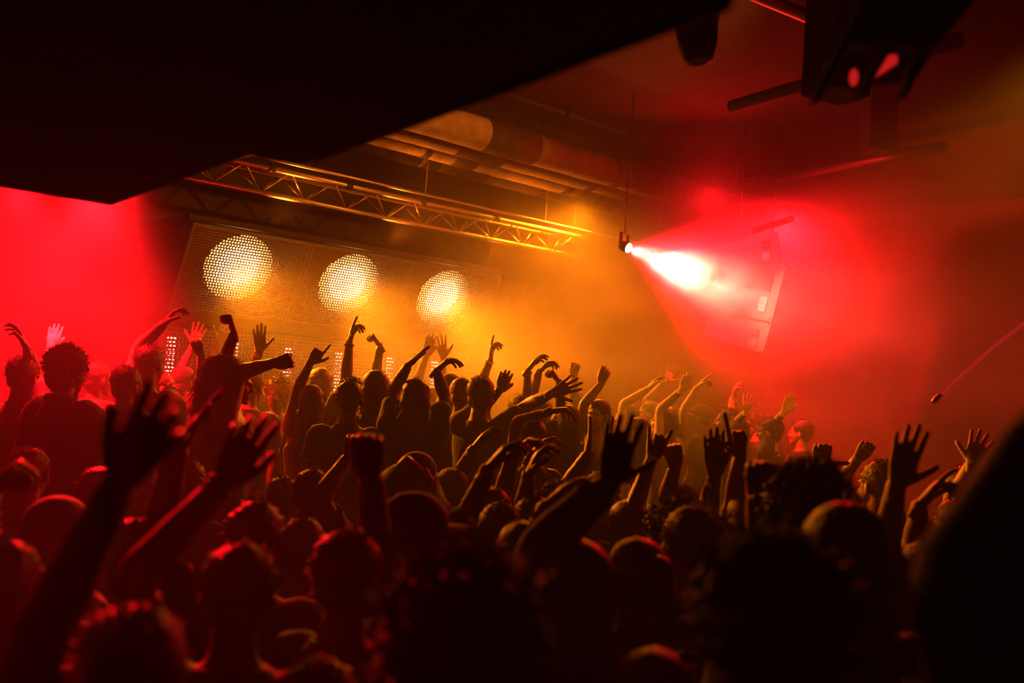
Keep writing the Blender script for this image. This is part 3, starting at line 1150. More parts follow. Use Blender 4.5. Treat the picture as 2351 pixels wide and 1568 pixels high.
HAIR = {}


def hair_mesh(kind, color, seed):
    k = (kind, color, seed)
    if k not in HAIR:
        me = hair_geo(kind, seed * 7.3).mesh('hair', True)
        me.materials.append(MATS['hair_' + color])
        HAIR[k] = me
    return HAIR[k]


def cap_meshes():
    a = MB()
    v, f = ellipsoid_geo((0, -0.014, 0.045), (0.086, 0.104, 0.085), 26, 16)
    v[:, 2] = np.maximum(v[:, 2], 0.030)
    a.add(v, f)
    b = MB()
    rows = []
    for i, yy in enumerate((0.04, 0.075, 0.11, 0.145, 0.165)):
        w = (0.080, 0.076, 0.070, 0.055, 0.03)[i]
        for j in range(9):
            q = -1 + 2 * j / 8
            rows.append((w * q, yy - 0.035 * q * q * (1 if i else 0.6), 0.042 - 0.02 * q * q - 0.10 * max(0, yy - 0.08)))
    V = np.array(rows)
    V = np.concatenate([V, V + (0, 0, -0.004)])
    f = []
    for i in range(4):
        for j in range(8):
            k = i * 9 + j
            f.append((k, k + 1, k + 10, k + 9))
            f.append((45 + k, 45 + k + 9, 45 + k + 10, 45 + k + 1))
    b.add(V, f)
    return a.mesh('cap', True), b.mesh('visor', True)


CAP, VISOR = cap_meshes()
eye_mb = MB()
eye_mb.add(*ellipsoid_geo((0, 0, 0), (0.0115, 0.0115, 0.0115), 12, 8))
EYE = eye_mb.mesh('eye', True)
EYE.materials.append(MATS['eye_white'])

# --- body assembly
PEOPLE = []
WARN = []


def A(w, t, e=None, pose='relaxed', o='tr', dd=None, roll=0, wear=None, sleeve=None, side=None, reach=1.0):
    return dict(w=w, t=t, e=e, pose=pose, o=o, dd=dd, roll=roll, wear=wear, sleeve=sleeve, side=side, reach=reach)


def unit(v):
    return v / (np.linalg.norm(v) + 1e-12)


def person(label, x, d, top=None, H=None, face=None, hair='short', hc='black', wear='tee', cloth='black', skin='tan',
           arms=(), cap=None, look=0.0, nod=0.0, seed=None, slim=1.0, eyes=False, extra=None, lean=0.0, hs=None):
    PEOPLE.append(dict(label=label, x=x, d=d, top=top, H=H, face=face, hair=hair, hc=hc, wear=wear, cloth=cloth, skin=skin, arms=list(arms),
                       cap=cap, look=look, nod=nod, seed=seed, slim=slim, eyes=eyes, extra=extra, lean=lean, hs=hs))


def solve_person(i, p):
    rng = random.Random(100 + i)
    probe = P(p['x'], 900, p['d'])
    fz = PLAT if probe[1] > 5.45 else 0.0
    if p['top'] is not None:
        tp = P(p['x'], p['top'], p['d'])
        H = tp[2] - fz - {'curly': 0.055, 'afro': 0.085}.get(p['hair'], 0.02)
        if not 1.5 < H < 1.96:
            WARN.append(('height', p['label'][:40], round(H, 2)))
            H = min(max(H, 1.5), 1.96)
    else:
        H = p['H'] or 1.70
        # find photo y so that the ray at distance d reaches the height
        y0, y1 = -500, 3000
        for _ in range(40):
            ym = (y0 + y1) / 2
            if P(p['x'], ym, p['d'])[2] > fz + H:
                y0 = ym
            else:
                y1 = ym
        tp = P(p['x'], y0, p['d'])
    k = H / 1.75
    feet = np.array([tp[0], tp[1] - 0.0, fz])
    if p['face'] is None:
        tgt = np.array([-1.6, 9.5])
        dv = tgt - feet[:2]
        yaw = math.degrees(math.atan2(-dv[0], dv[1])) + rng.uniform(-14, 14)
    else:
        yaw = p['face']
    Ry = rot((0, 0, 1), yaw)
    R = Ry
    sl = p['slim']
    L = lambda x, y, z: feet + Ry @ (np.array([x, y, z]) * k)
    headc = np.array([tp[0], tp[1], fz + H - 0.110 * k])
    neck = L(0, -0.03, 1.50)
    core = MB()
    tor = [(0.84, 0.150, 0.105, -0.01), (0.94, 0.160, 0.115, -0.01), (1.06, 0.138, 0.098, 0.0), (1.18, 0.143, 0.105, 0.005), (1.30, 0.160, 0.115, 0.005),
           (1.39, 0.162, 0.105, -0.005), (1.44, 0.125, 0.085, -0.018), (1.475, 0.075, 0.068, -0.025), (1.51, 0.054, 0.056, -0.028), (1.56, 0.05, 0.052, -0.025)]
    pts = [L(0, q[3], q[0]) for q in tor]
    rd = [(q[1] * k * sl, q[2] * k * sl) for q in tor]
    pp, rr = spline(pts, rd, 3)
    core.add(*tube_geo(pp, rr, 20, side=Ry @ np.array([1.0, 0, 0])))
    cloth = MB()
    ct = [(0.80, 0.175, 0.125, -0.01), (0.92, 0.176, 0.128, -0.01), (1.06, 0.160, 0.116, 0.0), (1.18, 0.163, 0.120, 0.005), (1.30, 0.178, 0.128, 0.005), (1.39, 0.178, 0.117, -0.005),
          (1.435, 0.140, 0.097, -0.018), (1.468, 0.088, 0.079, -0.025), (1.478, 0.078, 0.072, -0.025)]
    tank = p['wear'] == 'tank'
    if tank:
        ct = ct[:5] + [(1.37, 0.140, 0.122, 0.0), (1.40, 0.11, 0.108, -0.005)]
    if p['wear'] == 'hoodie':
        ct = [(q[0], q[1] * 1.08, q[2] * 1.12, q[3]) for q in ct] + [(1.50, 0.092, 0.09, -0.04), (1.515, 0.075, 0.075, -0.04)]
    pp, rr = spline([L(0, q[3], q[0]) for q in ct], [(q[1] * k * sl, q[2] * k * sl) for q in ct], 3)
    v, f = tube_geo(pp, rr, 26, side=Ry @ np.array([1.0, 0, 0]))
    v = v + np.stack([nz3(v, 7, i) * 0.010, nz3(v, 8, i + 40) * 0.010, nz3(v, 7, i + 80) * 0.003], 1)
    cloth.add(v, f)
    # legs
    legs = MB()
    for s in (-1, 1):
        lp = [L(0.085 * s, -0.005, 0.90), L(0.098 * s, 0.01, 0.66), L(0.10 * s, 0.012, 0.48), L(0.10 * s, -0.015, 0.30), L(0.10 * s, -0.01, 0.08)]
        pp, rr = spline(lp, np.array([0.088, 0.072, 0.054, 0.052, 0.036]) * k * sl, 3)
        core.add(*tube_geo(pp, rr, 12))
        core.add(*ellipsoid_geo(L(0.10 * s, 0.05, 0.045), np.array((0.042, 0.11, 0.04)) * k, 12, 8, R=Ry))
        pp, rr = spline([lp[0] + Z * 0.02 * k] + lp[1:], np.array([0.098, 0.083, 0.068, 0.066, 0.058]) * k * sl, 3)
        legs.add(*tube_geo(pp, rr, 14))
    # arms
    sh0 = {-1: L(-0.170 * sl, -0.012, 1.405), 1: L(0.170 * sl, -0.012, 1.405)}
    used = {}
    specs = []
    for a in p['arms']:
        ref = a['e'] or a['w']
        cand = [s for s in (-1, 1) if s not in used]
        s = a['side'] if a['side'] in cand else min(cand, key=lambda q: np.linalg.norm(proj(sh0[q]) - np.array(ref)))
        used[s] = a
        specs.append((s, a))
    for s in (-1, 1):
        if s not in used:
            specs.append((s, None))
    hands = []
    wears = []
    L1, L2 = 0.295 * k, 0.262 * k
    for s, a in specs:
        S = sh0[s].copy()
        if a is None:
            out = Ry @ np.array([s, 0, 0])
            fw = Ry @ np.array([0, 1.0, 0])
            E = S + unit(-Z + out * 0.22 - fw * 0.05) * L1
            W = E + unit(-Z + out * 0.02 + fw * 0.30) * L2
            hd = unit(-Z + fw * 0.25)
            hn = unit(-out)
            pose = 'relaxed'
        else:
            S = S + Z * 0.045 * k + Ry @ np.array([-0.02 * s * k, 0, 0])
            L1_, L2_ = L1 * a['reach'], L2 * a['reach']
            reach = (L1_ + L2_) * 0.985
            best = None
            rngs = [a['dd']] if a['dd'] is not None else [q * 0.04 * sg for q in range(0, 12) for sg in (-1, 1)]
            pc = (S - CAM) @ _f
            for q in rngs:
                W = P(*a['w'], pc + q)
                D = np.linalg.norm(W - S)
                ex = max(0, D - reach) * 20 + abs(q) * 0.4
                if a['e'] is not None:
                    # forearm length seen in the photo should fit
                    pass
                if best is None or ex < best[0]:
                    best = (ex, W, D, pc + q)
            ex, W, D, dw = best
            if D > reach:
                st = D / reach
                if st > 1.10:
                    WARN.append(('reach', p['label'][:44], round(st, 2)))
                st = min(st, 1.10)
                L1_, L2_ = L1_ * st, L2_ * st
                if D > (L1_ + L2_) * 0.985:
                    W = S + unit(W - S) * (L1_ + L2_) * 0.985
                    D = np.linalg.norm(W - S)
            D = max(D, 0.12)
            ca = (L1_ ** 2 + D ** 2 - L2_ ** 2) / (2 * L1_ * D)
            ca = min(1, max(-1, ca))
            ax = unit(W - S)
            mid = S + ax * L1_ * ca
            rad = L1_ * math.sqrt(max(0, 1 - ca * ca))
            e1, e2 = frame_for(ax)
            bestE = None
            fw = Ry @ np.array([0, 1.0, 0])
            for q in range(48):
                an = q * 2 * math.pi / 48
                E_ = mid + (e1 * math.cos(an) + e2 * math.sin(an)) * rad
                if a['e'] is not None:
                    c = np.linalg.norm(proj(E_) - np.array(a['e'])) - 6 * ((E_ - mid) @ fw) / max(rad, .02)
                else:
                    c = -((E_ - mid) @ (Ry @ np.array([s * 1.0, 0.3, 0]) - Z * 0.6))
                if bestE is None or c < bestE[0]:
                    bestE = (c, E_)
            E = bestE[1]
            tipd = P(*a['t'], dw) - P(*a['w'], dw)
            hd = unit(tipd)
            pxlen = np.linalg.norm(tipd)
            if a['pose'] in ('open', 'palm', 'flat', 'horns', 'point') and pxlen < 0.17 * k:
                hd = unit(hd * pxlen + _f * math.sqrt(max(0, (0.18 * k) ** 2 - pxlen ** 2)) * 0.6)
            vw = unit(CAM - W)
            imx = RX
            if a['o'] in ('tl', 'tr'):
                sg = 1 if a['o'] == 'tr' else -1
                hn = vw * (1 if sg * s > 0 else -1)
            else:
                side_ = unit(np.cross(hd, vw))            # image right-ish when the hand points up
                hn = side_ * (1 if a['o'] == 'pr' else -1)
            hn = unit(hn - hd * (hn @ hd))
            if a['roll']:
                hn = np.array(Matrix.Rotation(math.radians(a['roll']), 3, Vector(hd))) @ hn
            pose = a['pose']
        # skin arm
        m1 = S * 0.5 + E * 0.5
        m2 = E * 0.72 + W * 0.28
        back = S + (L(0, 0, 1.36) - S) * 0.45
        pts = [back, S, m1, E, m2, E * 0.3 + W * 0.7, W, W + (hd * 0.6 + unit(W - E) * 0.4) * 0.022]
        rd = np.array([0.055, 0.058, 0.050, 0.042, 0.046, 0.038, 0.0325, 0.028]) * k * (0.55 + 0.45 * sl)
        pp, rr = spline(pts, rd, 4)
        core.add(*tube_geo(pp, rr, 14))
        # hand
        hx = np.cross(hd, hn)                             # thumb side of a right hand
        Rm = np.stack([hx * s, hd, hn], 1)
        hvv, hff = HANDS[pose]
        hv_ = (hvv * k * 1.03) @ Rm.T + W
        hff_ = hff if s > 0 else [q[::-1] for q in hff]
        hands.append((hv_, hff_))
        sv = (a or {}).get('sleeve') or ('none' if tank else ('long' if p['wear'] in ('long', 'hoodie', 'jacket') else 'tee'))
        if sv != 'none':
            fat = 1.25 if p['wear'] in ('hoodie', 'jacket') else 1.0
            if sv == 'tee':
                q = 0.62
                sp_, sr = [back, S, S * (1 - q * .5) + E * q * .5, S * (1 - q) + E * q], np.array([0.066, 0.072, 0.066, 0.066]) * k
            else:
                sp_, sr = [back, S, m1, E, m2, E * 0.12 + W * 0.88], np.array([0.068, 0.074, 0.062, 0.057, 0.054, 0.043]) * k * fat
            pp, rr = spline(sp_, sr, 4)
            v, f = tube_geo(pp, rr, 18)
            v = v + np.stack([nz3(v, 12, i + s) * 0.007, nz3(v, 13, i + 4) * 0.007, nz3(v, 12, i + 8) * 0.006], 1)
            cloth.add(v, f)
        if a is not None and a['wear']:
            dv = unit(W - E)
            c = W - dv * 0.022
            m = MB()
            rw = 0.029 * k
            if a['wear'] == 'watch':
                m.add(*tube_geo([c - dv * 0.013, c + dv * 0.013], [rw * 1.12] * 2, 20))
                m.add(*ellipsoid_geo(c + unit(Z + 0 * dv) * rw, (0.02, 0.02, 0.012), 14, 8))
                wears.append(('wristwatch', m, 'speaker_dark'))
            else:
                for j in range(14):
                    an = j * 2 * math.pi / 14
                    g1, g2 = frame_for(dv)
                    m.add(*ellipsoid_geo(c + (g1 * math.cos(an) + g2 * math.sin(an)) * rw * 1.05, (0.0075,) * 3, 8, 5))
                wears.append(('bracelet', m, 'gold' if a['wear'] == 'gold' else 'speaker_dark'))
    Rh = Ry @ rot((0, 0, 1), p['look']) @ rot((1, 0, 0), p['nod'])
    return dict(core=core, cloth=cloth, legs=legs, hands=hands, feet=feet, headc=headc, Rh=Rh, k=k, H=H, wears=wears, Ry=Ry, L=L)


def settle():
    """move people who stand too close to one another apart along their view rays"""
    d0 = [p['d'] for p in PEOPLE]
    for _ in range(60):
        pos = [P(p['x'], 1000, p['d'])[:2] for p in PEOPLE]
        moved = False
        for i in range(len(PEOPLE)):
            for j in range(i + 1, len(PEOPLE)):
                if np.linalg.norm(pos[i] - pos[j]) < 0.40:
                    a, b = (i, j) if PEOPLE[i]['d'] < PEOPLE[j]['d'] else (j, i)
                    for q, st in ((a, -0.02), (b, 0.02)):
                        nd = PEOPLE[q]['d'] + st * (1 if d0[q] > 2.8 else 0.3)
                        y = P(PEOPLE[q]['x'], 900, nd)[1]
                        if abs(nd - d0[q]) < 0.14 * d0[q] and not 5.25 < y < 5.6:
                            PEOPLE[q]['d'] = nd
                            moved = True
        if not moved:
            break


def finish_people():
    settle()
    sols = [solve_person(i, p) for i, p in enumerate(PEOPLE)]
    cores = remesh_batch([(s['core'], 0.016 if PEOPLE[i]['d'] < 3 else (0.019 if PEOPLE[i]['d'] < 5.5 else 0.021), 3, 1.0) for i, s in enumerate(sols)])
    shoe = MB()
    for i, (p, s, (cv, cf)) in enumerate(zip(PEOPLE, sols, cores)):
        seed = p['seed'] if p['seed'] is not None else i % 3
        root = empty('person', s['feet'], p['label'], 'person', 'dancing crowd')
        ft = s['feet']
        body = MB()
        body.add(cv, cf)
        body.add((HEAD[0] * s['k']) @ s['Rh'].T + s['headc'], HEAD[1])
        for hv_, hf_ in s['hands']:
            body.add(hv_, hf_)
        bo = body.build('body', 'skin_' + p['skin'], root, smooth=True)
        cl_name = {'tee': 't_shirt', 'tank': 'tank_top', 'long': 'long_sleeved_shirt', 'hoodie': 'hoodie', 'jacket': 'jacket'}[p['wear']]
        s['cloth'].build(cl_name, 'cloth_' + p['cloth'], root, smooth=True)
        s['legs'].build('trousers', 'cloth_denim' if i % 2 else 'cloth_black', root, smooth=True)
        for sg in (-1, 1):
            m = MB()
            m.add(*ellipsoid_geo(s['L'](0.10 * sg, 0.052, 0.048), np.array((0.050, 0.135, 0.050)) * s['k'], 12, 8, R=s['Ry']))
            vv = m.verts()
            vv[:, 2] = np.maximum(vv[:, 2], s['feet'][2] + 0.002)
            m.v = [vv]
            m.build('shoe', 'cloth_leather', root, smooth=True)
        Mx = Matrix(s['Rh'].tolist()).to_4x4()
        for c in range(3):
            for r in range(3):
                Mx[r][c] *= s['k']
        off = s['headc'] - ft
        Mx.translation = Vector(off)

        def put(name, me, local=None):
            o = bpy.data.objects.new(name, me)
            COL.objects.link(o)
            o.parent = root
            o.matrix_local = Mx if local is None else Mx @ local
            return o
        if p['hair']:
            put('hair', hair_mesh(p['hair'], p['hc'], seed), None if not p['hs'] else Matrix.Translation((0, p['hs'][1], p['hs'][2])) @ Matrix.Scale(p['hs'][0], 4))
        if p['cap']:
            ck = 'cap_' + p['cap']
            if ck not in HAIR:
                c2, v2 = CAP.copy(), VISOR.copy()
                for q in (c2, v2):
                    q.materials.append(MATS['cloth_' + p['cap']])
                HAIR[ck] = (c2, v2)
            co = put('cap', HAIR[ck][0])
            vo = bpy.data.objects.new('visor', HAIR[ck][1])
            COL.objects.link(vo)
            vo.parent = co
        if p['eyes']:
            for sg in (-1, 1):
                put('eye', EYE, Matrix.Translation((0.030 * sg, 0.062, -0.004)))
        for nm, m, mt in s['wears']:
            wo = m.build(nm, mt, root, smooth=True)
            if nm == 'bracelet':
                tag(wo, kind='stuff')
        if p['extra']:
            p['extra'](root, s, ft)

# ------------------------------------------------------------------ the crowd


def necklace(root, s, ft):
    m = MB()
    for j in range(26):
        an = j * 2 * math.pi / 26
        c = s['L'](0.085 * math.cos(an), 0.055 + 0.075 * math.sin(an), 1.445 - 0.065 * math.sin(an) - 0.02)
        m.add(*ellipsoid_geo(c, (0.007,) * 3, 8, 5))
    tag(m.build('necklace', 'aluminium', root, smooth=True), 'string of shiny round beads', kind='stuff')


def headband(root, s, ft):
    m = MB()
    an = np.linspace(0, 2 * math.pi, 29)
    pts = [s['headc'] + s['Rh'] @ (np.array([0.087 * math.cos(q), -0.012 + 0.105 * math.sin(q), 0.055 - 0.03 * math.sin(q) * -1]) * s['k']) for q in an]
    m.add(*tube_geo(pts, [0.008] * len(pts), 8))
    m.build('headband', 'cloth_black', root, smooth=True)


# dancers on the raised platform in front of the light panels
person('man with short dark quiff and dark shirt, back turned, arms down, mid crowd', 805, 6.2, top=868, face=8, hair='quiff', hc='black', cloth='black', skin='tan')
person('long haired woman pointing one finger up left of the man with the quiff', 718, 6.7, top=879, face=10, hair='long', hc='brown', wear='tank', cloth='charcoal', skin='fair', slim=.9,
       arms=[A((713, 832), (741, 790), (682, 900), 'point', 'tr', side=-1)])
person('dancer hidden behind the quiff, straight arm up with dark wristband and pointing finger', 812, 7.0, H=1.74, hair='short', arms=[A((802, 785), (814, 732), (806, 868), 'point_loose', 'pr', wear='band')])
person('chin length brown haired dancer seen from behind right of the quiff', 865, 6.4, top=845, face=12, hair='bob', hc='brown', cloth='olive', slim=.92)
person('dancer punching a bent wrist fist above the chin length hair', 882, 7.3, H=1.72, hair='short', hc='brown', skin='fair', arms=[A((873, 794), (859, 773), (872, 850), 'fist', 'pl')])
person('broad long haired dancer with both arms bent up in front of the third lamp', 957, 6.2, top=864, face=5, hair='long', hc='black', cloth='black', wear='tee',
       arms=[A((936, 840), (966, 808), (903, 904), 'flat', 'pr', side=-1), A((1002, 851), (1030, 824), (1014, 906), 'droop', 'pr', side=1)])
person('far dancer with two thin brightly lit hands up below the third lamp', 985, 8.0, H=1.72, hair='long', hc='blond', skin='fair', slim=.85, wear='tank', cloth='white',
       arms=[A((979, 816), (989, 772), (945, 862), 'flat', 'tr'), A((1018, 822), (1010, 778), (1022, 872), 'open', 'tr')])
person('man with cropped fair hair and bare shoulder in a sleeveless top', 1064, 6.9, top=862, face=-10, hair='crop', hc='blond', wear='tank', cloth='charcoal', skin='fair')
person('man in dark shirt reaching one open hand far to the right', 1110, 6.5, top=862, face=-28, hair='short', hc='brown', cloth='black', skin='fair',
       arms=[A((1146, 896), (1160, 866), (1100, 935), 'flat', 'tr', side=-1), A((1268, 903), (1323, 881), (1195, 936), 'open', 'tr', side=1)])
person('small dancer with one limp wristed arm raised under the reaching hand', 1228, 5.75, H=1.56, face=-10, hair='long', hc='brown', wear='tank', cloth='burgundy', skin='fair', slim=.88,
       arms=[A((1265, 944), (1298, 939), (1181, 975), 'droop', 'pr', side=-1)])
person('dancer with gold bracelet and curled fingers high between the two short haired men', 1088, 7.4, H=1.74, hair='bob', hc='brown', skin='fair', slim=.9, arms=[A((1126, 825), (1129, 773), (1098, 870), 'point_loose', 'pr', wear='gold')])
person('dancer with bent wrist and gold bracelet right of the short haired men', 1192, 7.0, H=1.70, hair='long', hc='brown', skin='fair', slim=.88, wear='tank', cloth='olive',
       arms=[A((1211, 850), (1250, 799), (1207, 906), 'relaxed', 'pr', wear='gold')])
person('dancer pinching the air beside the bent wrist with the bracelet', 1238, 7.5, H=1.68, hair='short', hc='brown', skin='tan', arms=[A((1238, 853), (1257, 833), (1226, 905), 'pinch', 'pr')])
person('dancer with a loose fist turned left over the reaching hand', 1302, 7.0, H=1.66, hair='bob', hc='black', skin='tan', arms=[A((1283, 877), (1268, 853), (1295, 912), 'fist', 'pl')])
person('distant dancer with a straight fist up in the amber haze', 1322, 8.2, H=1.74, hair='short', skin='tan', arms=[A((1318, 863), (1321, 836), (1317, 916), 'fist', 'tl')])
person('woman turning her lit face to the camera with one arm up', 1375, 7.4, top=912, face=148, hair='long', hc='black', wear='tank', cloth='grey', skin='fair', slim=.88, eyes=True,
       arms=[A((1380, 881), (1389, 853), (1344, 922), 'pinch', 'tl', side=1)])
person('dancer in a dark cap behind the broad long haired dancer', 1036, 7.4, top=857, face=-20, hair='crop', cap='charcoal', cloth='navy')
person('fair haired dancer glowing in backlight behind the pointing woman', 738, 7.3, top=840, face=15, hair='bob', hc='blond', wear='tank', cloth='white', skin='fair', slim=.9)
person('curly blond dancer facing the camera below the bright diode strip', 640, 7.4, top=857, face=172, hair='curly', hc='blond', cloth='white', skin='fair', eyes=True)
person('woman in profile facing right with dark long hair, beads and both fists raised', 545, 5.65, top=827, face=-82, hair='long', hc='brown', wear='tank', cloth='black', skin='tan', slim=.92, hs=(1.38, -0.045, -0.012), nod=-4,
       arms=[A((538, 764), (528, 722), (508, 836), 'fist', 'pl', side=-1), A((630, 833), (656, 829), (566, 838), 'fist', 'tr', side=1)], extra=lambda r, s, f: necklace(r, s, f))
person('dancer with a small clenched fist left of the woman in profile', 478, 6.5, H=1.68, hair='short', arms=[A((462, 813), (453, 792), (471, 852), 'fist', 'tl')])
person('dancer holding a wide open hand up in front of the ledge', 582, 7.2, H=1.74, hair='short', hc='brown', skin='tan', arms=[A((596, 807), (597, 748), (578, 850), 'palm', 'tr', wear='gold')])
person('dancer with a brightly lit spread hand next to the first diode strip', 424, 7.3, top=840, hair='crop', cap='black', skin='fair', arms=[A((446, 791), (447, 757), (414, 852), 'open', 'tl')])
person('dancer with a raised hand behind the fist of the woman in profile', 497, 7.7, H=1.72, hair='bob', hc='blond', skin='fair', arms=[A((500, 786), (513, 753), (488, 832), 'open', 'tl')])
person('tall dancer stretching clawed fingers towards the edge of the light panel', 350, 6.2, top=789, face=-15, hair='short', wear='jacket', cloth='black', skin='tan', arms=[A((376, 744), (407, 707), (312, 806), 'claw', 'pr', side=-1, sleeve='none')])
person('man with close cropped hair lit on one side beside the first diode strip', 378, 6.7, top=849, face=-70, hair='crop', hc='brown', cloth='charcoal', skin='fair')
person('curly headed dancer standing dark before the red wall at far left', 165, 5.8, top=788, face=-20, hair='curly', hc='black', wear='hoodie', cloth='charcoal')
person('dancer with short hair next to the curly head in the red light', 230, 6.6, top=827, face=-40, hair='short', hc='brown', wear='jacket', cloth='black')
person('dancer with one bent arm up at the far left edge', 58, 5.9, H=1.72, hair='short', skin='tan', arms=[A((62, 800), (44, 758), (84, 884), 'relaxed', 'pl')])
person('dancer with flat fingers just showing above the left crowd', 120, 6.6, H=1.74, hair='long', hc='brown', skin='fair', arms=[A((116, 801), (115, 758), (111, 852), 'flat', 'tr')])
person('dark dancer in a hood between the curly head and the tall dancer', 300, 5.8, top=838, face=-30, hair='short', wear='hoodie', cloth='black')

# farther dancers in the red haze
person('distant dancer with a long slanting arm nearest the amber haze', 1440, 8.6, H=1.70, hair='long', skin='fair', slim=.9, wear='tank', arms=[A((1487, 893), (1508, 868), (1422, 944), 'relaxed', 'pr')])
person('distant dancer with an open slanting hand in the orange smoke', 1490, 9.0, H=1.74, hair='short', skin='fair', arms=[A((1527, 876), (1549, 850), (1480, 944), 'open', 'tr')])
person('distant dancer with flat hand slanting right in the red smoke', 1522, 8.6, H=1.68, hair='bob', skin='fair', wear='tank', slim=.9, arms=[A((1565, 895), (1583, 867), (1508, 961), 'flat', 'tr')])
person('distant woman with a small pale face and raised arm in red smoke', 1545, 8.9, top=930, face=160, hair='long', skin='fair', slim=.88, wear='tank', cloth='burgundy', eyes=True, arms=[A((1599, 891), (1614, 875), (1561, 961), 'point_loose', 'pr')])
person('distant dancer in a red lit cap', 1608, 9.0, top=926, face=60, hair='crop', cap='burgundy', skin='tan')
person('distant dancer with a curled red hand straight up', 1668, 8.9, H=1.72, hair='short', skin='tan', arms=[A((1681, 916), (1690, 880), (1676, 962), 'relaxed', 'pr')])
person('distant dancer with a bright red spread hand leaning right', 1692, 8.4, H=1.64, hair='long', skin='fair', slim=.9, arms=[A((1712, 945), (1723, 919), (1677, 983), 'open', 'tl')])
person('distant dancer with the rightmost long thin red arm', 1768, 8.2, H=1.66, hair='short', skin='fair', slim=.9, arms=[A((1800, 946), (1822, 914), (1757, 1008), 'flat', 'tr')])
person('distant dark head under the red beam beside the thin red arm', 1838, 8.6, H=1.66, hair='short')
person('distant dark head low in the orange haze', 1462, 7.6, H=1.60, hair='bob', hc='brown')
person('distant dark head between the red arms', 1735, 9.4, H=1.70, hair='curly')

# people on the lower floor between the platform and the camera
person('dark person with cap and both hands clasped at the face, mid floor', 963, 4.4, top=1036, face=-25, hair='crop', cap='charcoal', wear='long', cloth='charcoal',
       arms=[A((918, 1080), (945, 1062), (866, 1128), 'fist', 'pr', side=-1), A((972, 1086), (950, 1066), (986, 1128), 'fist', 'pl', side=1)])
person('mid floor dancer with a slim relaxed arm right of the clasped hands', 1035, 4.7, H=1.66, hair='bob', hc='brown', skin='fair', arms=[A((1085, 1032), (1107, 1003), (1047, 1106), 'relaxed', 'pr')])
person('mid floor dancer with a big curved hand above the dark round head', 1045, 3.5, H=1.64, hair='short', hc='brown', skin='tan', wear='tank', cloth='charcoal', arms=[A((1121, 1077), (1167, 1021), (1060, 1180), 'claw', 'pr')])
person('mid floor dancer with a long lit forearm and drooping hand', 1125, 4.2, H=1.65, hair='long', hc='brown', skin='fair', arms=[A((1178, 1042), (1221, 1006), (1150, 1142), 'droop', 'pr')])
person('mid floor dancer with a clawed hand upright beside the long lit forearm', 1225, 3.7, H=1.66, hair='short', skin='tan', arms=[A((1213, 1092), (1241, 1030), (1206, 1182), 'claw', 'pr')])
person('mid floor dancer whose curled hand shows behind the clawed one', 1218, 4.7, H=1.70, hair='short', hc='brown', skin='tan', arms=[A((1222, 1042), (1264, 999), (1206, 1102), 'claw', 'pr')])
person('curly headed person with glowing hair edge, mid floor centre', 1278, 4.3, top=1096, hair='curly', hc='brown', skin='fair')
person('mid floor dancer with a flat upright hand right of centre', 1315, 4.6, H=1.66, hair='bob', hc='black', skin='tan', arms=[A((1350, 1042), (1359, 981), (1306, 1104), 'flat', 'pl')])
person('mid floor dancer with a slim flat hand behind the big open palm', 1378, 4.7, H=1.70, hair='short', hc='brown', skin='tan', arms=[A((1393, 1044), (1408, 971), (1383, 1104), 'flat', 'pl')])
person('mid floor dancer spreading index and little finger on a long arm', 1440, 3.9, H=1.64, hair='long', hc='black', skin='tan', slim=.9, arms=[A((1495, 1055), (1520, 1004), (1447, 1206), 'horns', 'tr')])
person('mid floor dancer with a small dark fist in the red haze', 1562, 4.5, H=1.68, hair='short', skin='tan', arms=[A((1548, 1076), (1545, 1036), (1534, 1132), 'fist', 'tr')])
person('mid floor dancer with a broad flat hand against the red smoke', 1595, 3.6, H=1.68, hair='short', hc='brown', skin='tan', arms=[A((1640, 1094), (1640, 984), (1622, 1192), 'flat', 'tr')])
person('mid floor dancer with one pointing finger highest over the flat hand', 1712, 3.9, H=1.70, hair='bob', hc='brown', skin='tan', arms=[A((1698, 1046), (1680, 925), (1686, 1160), 'point', 'tl')])
person('dancer with hooked thumb fist against the red glow', 1872, 4.2, H=1.74, hair='short', skin='tan', arms=[A((1880, 1072), (1893, 1008), (1869, 1142), 'thumb', 'tr')])
person('hazy dancer with a slanting fist right of the hooked thumb', 1905, 5.0, H=1.70, hair='short', hc='brown', skin='tan', arms=[A((1968, 1054), (1993, 1022), (1922, 1102), 'fist', 'tr')])
person('dancer with a large open hand and spread thumb right of the red glow', 2005, 3.0, H=1.68, hair='short', skin='tan', arms=[A((2058, 1116), (2097, 993), (2030, 1215), 'palm', 'tr')])
person('dancer pointing a bent finger right near the dark arm', 2118, 3.2, H=1.66, hair='short', skin='tan', arms=[A((2112, 1160), (2160, 1103), (2098, 1244), 'point_loose', 'pr')])
person('hazy dancer with a faint open hand beside the near dark arm', 2192, 4.7, H=1.72, hair='bob', hc='brown', skin='fair', arms=[A((2232, 1064), (2268, 1007), (2184, 1162), 'open', 'tl')])
person('hazy head behind the large open hand', 2018, 5.0, top=1052, hair='short', hc='brown', skin='fair')
person('hazy reddish head behind the faint open hand', 2212, 5.1, top=1062, hair='short', hc='brown', skin='fair')
person('dim head low in the haze right of the pointing hand', 2090, 4.6, H=1.62, hair='curly', hc='brown')
person('dim head between the hooked thumb and the slanting fist', 1945, 4.2, H=1.60, hair='bob', hc='black')
person('mid floor dancer with a forearm leaning right behind the near fist', 722, 4.4, H=1.66, hair='short', hc='brown', skin='tan', arms=[A((800, 1050), (818, 1000), (738, 1156), 'fist', 'tr')])
person('dark haired person looking away below the leaning forearm', 655, 4.7, H=1.58, hair='short', hc='brown')
person('short person with lit messy hair left of centre', 702, 3.4, top=1178, hair='short', hc='brown', skin='fair')
person('round dark head below the big curved hand', 1150, 3.6, top=1145, hair='short', hc='black', skin='tan')
